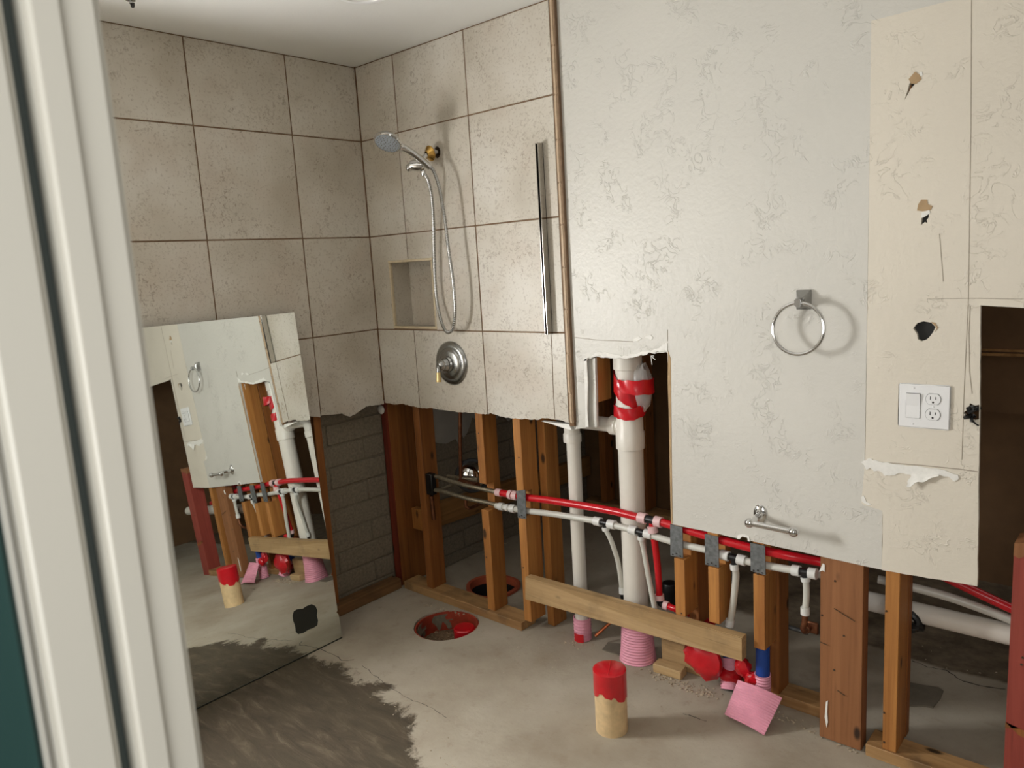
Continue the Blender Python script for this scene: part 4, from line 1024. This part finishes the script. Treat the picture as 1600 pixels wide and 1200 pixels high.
hose = [(662, 271, -0.08), (669, 282, -0.07), (675, 310, -0.05), (677.5, 350, -0.035), (678.5, 400, -0.03), (681, 455, -0.03), (687, 492, -0.035), (694, 513, -0.045), (701, 519.5, -0.052), (708, 512, -0.062), (711, 485, -0.068), (708, 440, -0.07), (701, 390, -0.072), (694, 335, -0.075), (687, 295, -0.078), (679, 270, -0.078), (672, 260, -0.076)]
hp = pts_at(hose)
MB().tube(hp, 0.0066, 10, 8).build('hose', M['satin'], sh)
# hose ribs: fine spiral winding
b = MB(); P_ = []
for i in range(len(hp)-1):
    p0 = hp[max(i-1, 0)]; p1 = hp[i]; p2 = hp[i+1]; p3 = hp[min(i+2, len(hp)-1)]
    for k in range(24):
        t_2 = k/24; P_.append(0.5*((2*p1)+(p2-p0)*t_2+(2*p0-5*p1+4*p2-p3)*t_2*t_2+(3*p1-p0-3*p2+p3)*t_2**3))
d_acc = 0; last = P_[0]
for i in range(1, len(P_)-1):
    d_acc += (P_[i]-last).length; last = P_[i]
    if d_acc > 0.0065:
        d_acc = 0
        dv = (P_[i+1]-P_[i-1]).normalized()
        b.lathe([(0.0064, -0.0015), (0.0078, 0), (0.0064, 0.0015)], P_[i], dv, 8)
hr = b.build('hose_rib', M['chrome'], sh); hr['kind'] = 'stuff'
# ---- valve trim
vc = Vector((0.473, 0.0, 1.124))
vt = thing('shower_valve_trim', 'round satin shower valve plate with a small brass-tipped lever under the hose', 'faucet', vc)
MB().lathe([(0.0, 0.024), (0.05, 0.022), (0.062, 0.018), (0.066, 0.0135), (0.072, 0.0135), (0.079, 0.013), (0.086, 0.009), (0.0925, 0.003), (0.0935, 0.0)], vc+Vector((0, -0.001, 0)), (0, -1, 0), 56).build('escutcheon_plate', M['satin'], vt)
MB().lathe([(0.034, 0.020), (0.034, 0.032), (0.029, 0.037), (0.029, 0.043), (0.031, 0.046), (0.027, 0.054), (0.023, 0.058), (0.023, 0.064), (0.02, 0.072), (0.012, 0.078), (0.0, 0.079)], vc, (0, -1, 0), 36).build('hub', M['satin'], vt)
l0 = vc+Vector((0, -0.070, 0.0)); l1 = bp(685, 577, 'y', -0.088); l2 = bp(685.5, 597, 'y', -0.092)
lm = lerp(l1, l2, 0.25)
MB().tube([l0, lerp(l0, l1, 0.6)+Vector((0, -0.004, 0.004)), l1, lm], 0.0075, 12, 4).build('lever', M['satin'], vt)
MB().tube([lm, lerp(lm, l2, 0.5), l2], 0.008, 12, 3, radii=[0.0085, 0.0085, 0.009, 0.0095, 0.010, 0.0105, 0.0105]).build('lever_tip', M['gold'], vt, 'pale brass lever tip')
# ---- shower door channel
q0, q1 = bp(838, 223, 'y', -0.030), bp(849.5, 523, 'y', -0.030)
t = thing('shower_door_channel', 'upright polished metal channel screwed to the tile near the bullnose edge', 'rail', (q1.x, 0, q1.z))
b = MB()
xa = (q0.x+q1.x)/2
b.box(xa-0.0, xa+0.0025, -0.031, -0.0015, q1.z, q0.z, 0.0006); b.box(xa+0.0105, xa+0.013, -0.031, -0.0015, q1.z, q0.z, 0.0006); b.box(xa, xa+0.013, -0.004, -0.0015, q1.z, q0.z)
b.build('channel', M['alu'], t)
# ---- towel ring
wc = bp(1257, 468, 'y', YD)
t = thing('towel_ring', 'chrome towel ring hanging from a square mount on the grey wall', 'towel ring', (wc.x, YD, wc.z))
mb_ = MB(); hx, hz = 0.021, 0.028
vs0 = [(-hx, 0, -hz), (hx, 0, -hz), (hx, 0, hz), (-hx, 0, hz)]; vs1 = [(-hx, -0.008, -hz), (hx, -0.008, -hz), (hx, -0.008, hz), (-hx, -0.008, hz)]
vs2 = [(-0.008, -0.030, -0.012), (0.008, -0.030, -0.012), (0.008, -0.030, 0.008), (-0.008, -0.030, 0.008)]
RR = [[mb_.bm.verts.new(wc+Vector(v)) for v in r_] for r_ in (vs0, vs1, vs2)]
for a_i in range(2):
    for k in range(4): mb_.bm.faces.new((RR[a_i][k], RR[a_i][(k+1) % 4], RR[a_i+1][(k+1) % 4], RR[a_i+1][k]))
mb_.bm.faces.new(RR[2]); mb_.bm.faces.new(RR[0][::-1])
bmesh.ops.bevel(mb_.bm, geom=list(mb_.bm.edges), offset=0.0012, segments=2, affect='EDGES')
mb_.build('mount', M['satin'], t)
yr = YD-0.045
MB().box(wc.x-0.010, wc.x+0.010, yr-0.008, YD-0.024, wc.z-0.017, wc.z+0.006, 0.003, 2).build('ring_clasp', M['satin'], t)
rc = Vector((wc.x+0.0, yr, wc.z-0.079)); rRg = 0.0725
ring_pts = [rc+Vector((rRg*math.sin(2*math.pi*k/64), 0.006*math.cos(2*math.pi*k/64)-0.004, rRg*math.cos(2*math.pi*k/64))) for k in range(65)]
MB().tube(ring_pts, 0.0052, 12, cap=False).build('ring', M['chrome'], t)
# ---- paper holder
wc = bp(1188, 803, 'y', YD)
t = thing('toilet_paper_holder', 'chrome paper holder bar with ball ends at the bottom of the grey wall', 'paper holder', (wc.x, YD, wc.z))
rs = MB().lathe([(0.0, 0.016), (0.009, 0.015), (0.012, 0.009), (0.018, 0.007), (0.022, 0.003), (0.0225, 0.0)], wc, (0, -1, 0), 32)
for v in rs.bm.verts: v.co.z = wc.z+(v.co.z-wc.z)*1.4
rs.build('rosette', M['chrome'], t)
bl = bp(1171, 817, 'y', YD-0.072); br = bp(1240, 827.5, 'y', YD-0.072)
br.z = bl.z-0.002
MB().tube([wc+Vector((0, -0.008, 0)), wc+Vector((0, -0.03, -0.003)), lerp(wc, bl, 0.75)+Vector((0.008, 0, 0.004)), bl+Vector((0.012, 0, 0))], 0.0095, 14, 4).build('post', M['chrome'], t)
MB().tube([bl, br], 0.0092, 18).build('bar', M['chrome'], t)
for q in (bl, br): MB().sphere(q, 0.0155, 20).build('ball_end', M['chrome'], t)
# ---- switch and outlet plate
pc = [bp(*q, 'y', YD) for q in ((1404, 599), (1486, 601), (1486, 671), (1404, 667))]
px0, px1 = (pc[0].x+pc[3].x)/2, (pc[1].x+pc[2].x)/2; pz1, pz0 = (pc[0].z+pc[1].z)/2, (pc[2].z+pc[3].z)/2
t = thing('switch_plate', 'white double plate with rocker switch and duplex outlet on the beige strip', 'switch', ((px0+px1)/2, YD, pz0))
PW, PH = px1-px0, pz1-pz0
yf = YD-0.001
pl = MB().box(px0, px1, yf-0.0062, yf, pz0, pz1, 0.0035, 3).build('cover_plate', M['whiteplastic'], t)
cxs, cxo = px0+PW*0.30, px0+PW*0.68; czm = (pz0+pz1)/2+0.001
MB().box(cxs-0.0178, cxs+0.0178, yf-0.0072, yf-0.004, czm-0.034, czm+0.034, 0.0008).build('rocker_frame', M['slot'], t)
b = MB(); rk = [(-0.033, -0.009), (0.0, -0.008), (0.033, -0.0125)]
for (za_, ya_), (zb2, yb2) in zip(rk, rk[1:]):
    vs = [b.bm.verts.new(Vector((cxs+sx*0.0168, yy+yf, czm+zq))) for sx, zq, yy in ((-1, za_, ya_), (1, za_, ya_), (1, zb2, yb2), (-1, zb2, yb2))]
    b.bm.faces.new(vs)
    vb = [b.bm.verts.new(Vector((v.co.x, yf-0.005, v.co.z))) for v in vs]
    b.bm.faces.new(vb[::-1])
    for k in range(4): b.bm.faces.new((vs[k], vb[k], vb[(k+1) % 4], vs[(k+1) % 4]))
b.build('rocker', M['whiteplastic'], t)
for sgn in (1, -1):
    cz_ = czm+sgn*0.0205
    out = []
    for k in range(32):
        th = 2*math.pi*k/32
        out.append((cxo+0.0172*math.cos(th), cz_+max(-0.0142, min(0.0142, 0.0172*math.sin(th)))))
    so = MB().poly(out, (), 'y', yf-0.0085, 0.003).build('socket_face', M['whiteplastic'], t)
    o2 = [(cxo+(x_-cxo)*1.06, cz_+(z_-cz_)*1.06) for x_, z_ in out]
    MB().poly(o2, (), 'y', yf-0.0064, 0.001).build('socket_gap', M['slot'], t)
    for dx, hh in ((-0.0063, 0.0045), (0.0063, 0.0038)):
        MB().box(cxo+dx-0.001, cxo+dx+0.001, yf-0.0089, yf-0.0075, cz_+0.003-hh, cz_+0.003+hh).build('slot', M['slot'], so)
    MB().lathe([(0, 0.0004), (0.0026, 0.0004), (0.0026, -0.001)], (cxo, yf-0.0085, cz_-0.0082), (0, -1, 0), 12).build('ground_hole', M['slot'], so)
for (sx, sz) in ((cxs, pz1-0.011), (cxs, pz0+0.011), (cxo, czm)):
    MB().lathe([(0, 0.002), (0.0022, 0.0016), (0.003, 0.0)], (sx, yf-0.0060, sz), (0, -1, 0), 12).build('screw', M['whiteplastic'], t)
# torn black box edge beside the tall opening
q = bp(1521, 645, 'y', YD)
t = thing('torn_cable_end', 'torn black cable stub poking from a ragged hole at the edge of the tall opening', 'cable', (q.x, YD, q.z))
rg = random.Random(5)
for k in range(9):
    p0_ = Vector((q.x+rg.uniform(-0.014, 0.012), YD+0.012, q.z+rg.uniform(-0.016, 0.016)))
    p1_ = Vector((q.x+rg.uniform(-0.02, 0.012), YD-0.008+rg.uniform(-0.006, 0.004), q.z+rg.uniform(-0.024, 0.02)))
    MB().tube([p0_, lerp(p0_, p1_, 0.5)+Vector((0, -0.006, 0.002)), p1_], rg.uniform(0.003, 0.007), 7, 3).build('cable_strand', M['blackplastic'], t)
p_ = pts_at([(1517, 653, YD-0.004), (1523, 661, YD-0.006), (1529, 665, YD-0.003)])
MB().tube(p_, 0.0022, 7, 4).build('cable_strand', M['blackplastic'], t)
# ---- leaning mirror
mBR = Vector((0.1714, -0.467, 0.004)); mTR = Vector((0.0369, -0.4471, 1.3775)); mB2 = Vector((0.1716, -1.0728, 0.004))
eb = (mB2-mBR).normalized(); eu = (mTR-mBR); eu = (eu-eb*eu.dot(eb)); Hm = eu.length; eu.normalize()
en = eb.cross(eu); 
if en.x < 0: en = -en
Wm = 0.79
t = thing('leaning_mirror', 'large frameless mirror with a notched hole leaning on the tiled wall behind the door jamb', 'mirror', mBR+eb*Wm/2)
hcx = bp(477, 967, 'z', 0.0)
def on_m(px, py):
    D_ = CD+CR*((px-800)/F)-CU*((py-600)/F)
    k = (mBR-CAM).dot(en)/D_.dot(en); p = CAM+D_*k-mBR
    return (p.dot(eb), p.dot(eu))
hl_ = [on_m(x, y) for x, y in ((459, 955), (464, 952), (473, 951), (479, 947), (487, 944), (493, 947), (496, 954), (495, 962), (497, 969), (496, 977), (490, 981), (482, 984), (474, 989), (466, 991), (462, 987), (461, 978), (458, 970), (457, 962))]
wR = on_m(460, 488)[0]
outm = [(0, 0), (Wm, 0), (Wm, Hm), (on_m(460, 488)[0], Hm)] + jag([(wR*0.9, Hm*0.9), (wR*0.5, Hm*0.5), (0.002, 0.12), (0.008, 0.112), (0.0, 0.10)], 0.0, 1)
g = MB().poly(outm, [hl_], 'z', 0.0, 0.005, -1)
Mx = Matrix(((eb.x, eu.x, en.x, mBR.x), (eb.y, eu.y, en.y, mBR.y), (eb.z, eu.z, en.z, mBR.z), (0, 0, 0, 1)))
bmesh.ops.transform(g.bm, matrix=Mx, verts=list(g.bm.verts))
g.build('glass', M['mirror'], t)
g2 = MB().poly(outm, (), 'z', -0.0052, 0.0015, -1)
bmesh.ops.transform(g2.bm, matrix=Mx, verts=list(g2.bm.verts)); g2.build('backing', M['mirroredge'], t)
be = MB().box(0, Wm, -0.003, 0.0015, -0.006, 0.0008); bmesh.ops.transform(be.bm, matrix=Mx, verts=list(be.bm.verts)); be.build('bottom_edge', M['mirroredge'], t)
# ---- ceiling lamp and hook
lc = bp(566, -11, 'z', ZC)
t = thing('ceiling_downlight', 'round white recessed lamp in the ceiling above the shower', 'lamp', lc)
MB().lathe([(0.088, 0.0), (0.088, 0.004), (0.082, 0.007), (0.070, 0.006), (0.066, 0.001)], lc, (0, 0, -1), 40).build('trim_ring', M['whiteplastic'], t)
MB().lathe([(0.0, 0.003), (0.066, 0.002)], lc, (0, 0, -1), 32).build('lens', M['lamp'], t)
kc = bp(204, -1, 'z', ZC)
t = thing('ceiling_hook', 'small dark hook in the ceiling near the top of the door jamb', 'hook', kc)
MB().lathe([(0.014, 0.0), (0.014, 0.004), (0.006, 0.006), (0.006, 0.012), (0, 0.012)], kc, (0, 0, -1), 16).build('base', M['satin'], t)
MB().tube([kc+Vector((0, 0, -0.01)), kc+Vector((0.004, 0, -0.022)), kc+Vector((0.014, 0, -0.024)), kc+Vector((0.016, 0, -0.014))], 0.0035, 8, 4).build('hook', M['slot'], t)
# ================================================================== FLOOR BITS
def patch(px, z, h, label, name, m):
    pts = [bp(x, y, 'z', z) for x, y in px]
    return tag(MB().poly([(p.x, p.y) for p in pts], (), 'z', h, h-0.0005, -1).build(name, m), label, 'debris')
patch([(1420, 1068), (1445, 1073), (1466, 1076), (1474, 1081), (1470, 1092), (1458, 1107), (1446, 1105), (1420, 1104)], 0, 0.006, 'flat dark grey mortar patch on the slab beyond the narrow right stud', 'mortar_patch', M['patch'])
patch([(941, 1016), (950, 1005), (980, 1008), (985, 1022), (978, 1028), (955, 1021)], 0, 0.004, 'thin grey mortar flake on the slab between the two pink sleeves', 'mortar_flake', M['patch'])
# hairline cracks in the slab
def crack(pp, wdt, label):
    b = MB(); P2 = [bp(x, y, 'z', 0.0) for x, y in pp]
    pts = []
    rg = random.Random(len(pp)*7)
    for a_, c_ in zip(P2, P2[1:]):
        for k in range(4): pts.append(lerp(a_, c_, k/4)+Vector((rg.uniform(-0.004, 0.004), rg.uniform(-0.004, 0.004), 0)))
    pts.append(P2[-1])
    for a_, c_ in zip(pts, pts[1:]):
        d = (c_-a_); n_ = Vector((-d.y, d.x, 0)).normalized()*wdt/2*rg.uniform(0.4, 1.2)
        vs = [b.bm.verts.new(q+Vector((0, 0, 0.0006))) for q in (a_-n_, c_-n_, c_+n_, a_+n_)]; b.bm.faces.new(vs)
    o = b.build('crack', M['slot'], fl, recalc=True)
    for p in o.data.polygons:
        if p.normal.z < 0: p.flip() if hasattr(p, 'flip') else None
    return o
crack([(495, 1012), (507, 1018), (525, 1024), (535, 1032), (553, 1031)], 0.003, '')
crack([(565, 1040), (585, 1055), (600, 1068), (622, 1082), (640, 1092), (665, 1102), (685, 1112), (698, 1122)], 0.002, '')
crack([(1425, 1032), (1450, 1042), (1480, 1048), (1500, 1062), (1530, 1072), (1571, 1077)], 0.005, '')
crack([(1068, 1116), (1085, 1120), (1104, 1127)], 0.003, '')
# plaster crumbs along the stripped wall
rg = random.Random(9); b = MB()
def crumb(p, s):
    t = bmesh.new(); bmesh.ops.create_icosphere(t, subdivisions=1, radius=s)
    for v in t.verts: v.co = Vector((v.co.x*rg.uniform(0.6, 1.4), v.co.y*rg.uniform(0.6, 1.4), v.co.z*rg.uniform(0.3, 0.8)))
    bmesh.ops.translate(t, verts=list(t.verts), vec=Vector((p.x, p.y, s*0.35))); b.join(t)
zones = [((1000, 1045), (1120, 1090), 10, 120, 0.006), ((1200, 1110), (1340, 1172), 8, 80, 0.006), ((660, 945), (720, 958), 5, 40, 0.005), ((880, 1005), (930, 1012), 8, 30, 0.004), ((560, 1060), (720, 1190), 30, 40, 0.003), ((720, 1020), (1100, 1180), 60, 50, 0.0025), ((690, 890), (800, 845), 6, 40, 0.006), ((1430, 1010), (1560, 1060), 14, 8, 0.004)]
for a_, c_, sp, n, s in zones:
    for _ in range(n):
        k = rg.random(); crumb(bp(a_[0]+(c_[0]-a_[0])*k+rg.gauss(0, sp*0.5), a_[1]+(c_[1]-a_[1])*k+rg.gauss(0, sp*0.5), 'z', 0.0), s*rg.uniform(0.3, 0.95))
cr = b.build('plaster_crumbs', M['chip']); cr['label'] = 'scattered pale plaster crumbs on the slab along the stripped wall'; cr['category'] = 'debris'; cr['kind'] = 'stuff'
bpy.context.view_layer.update()
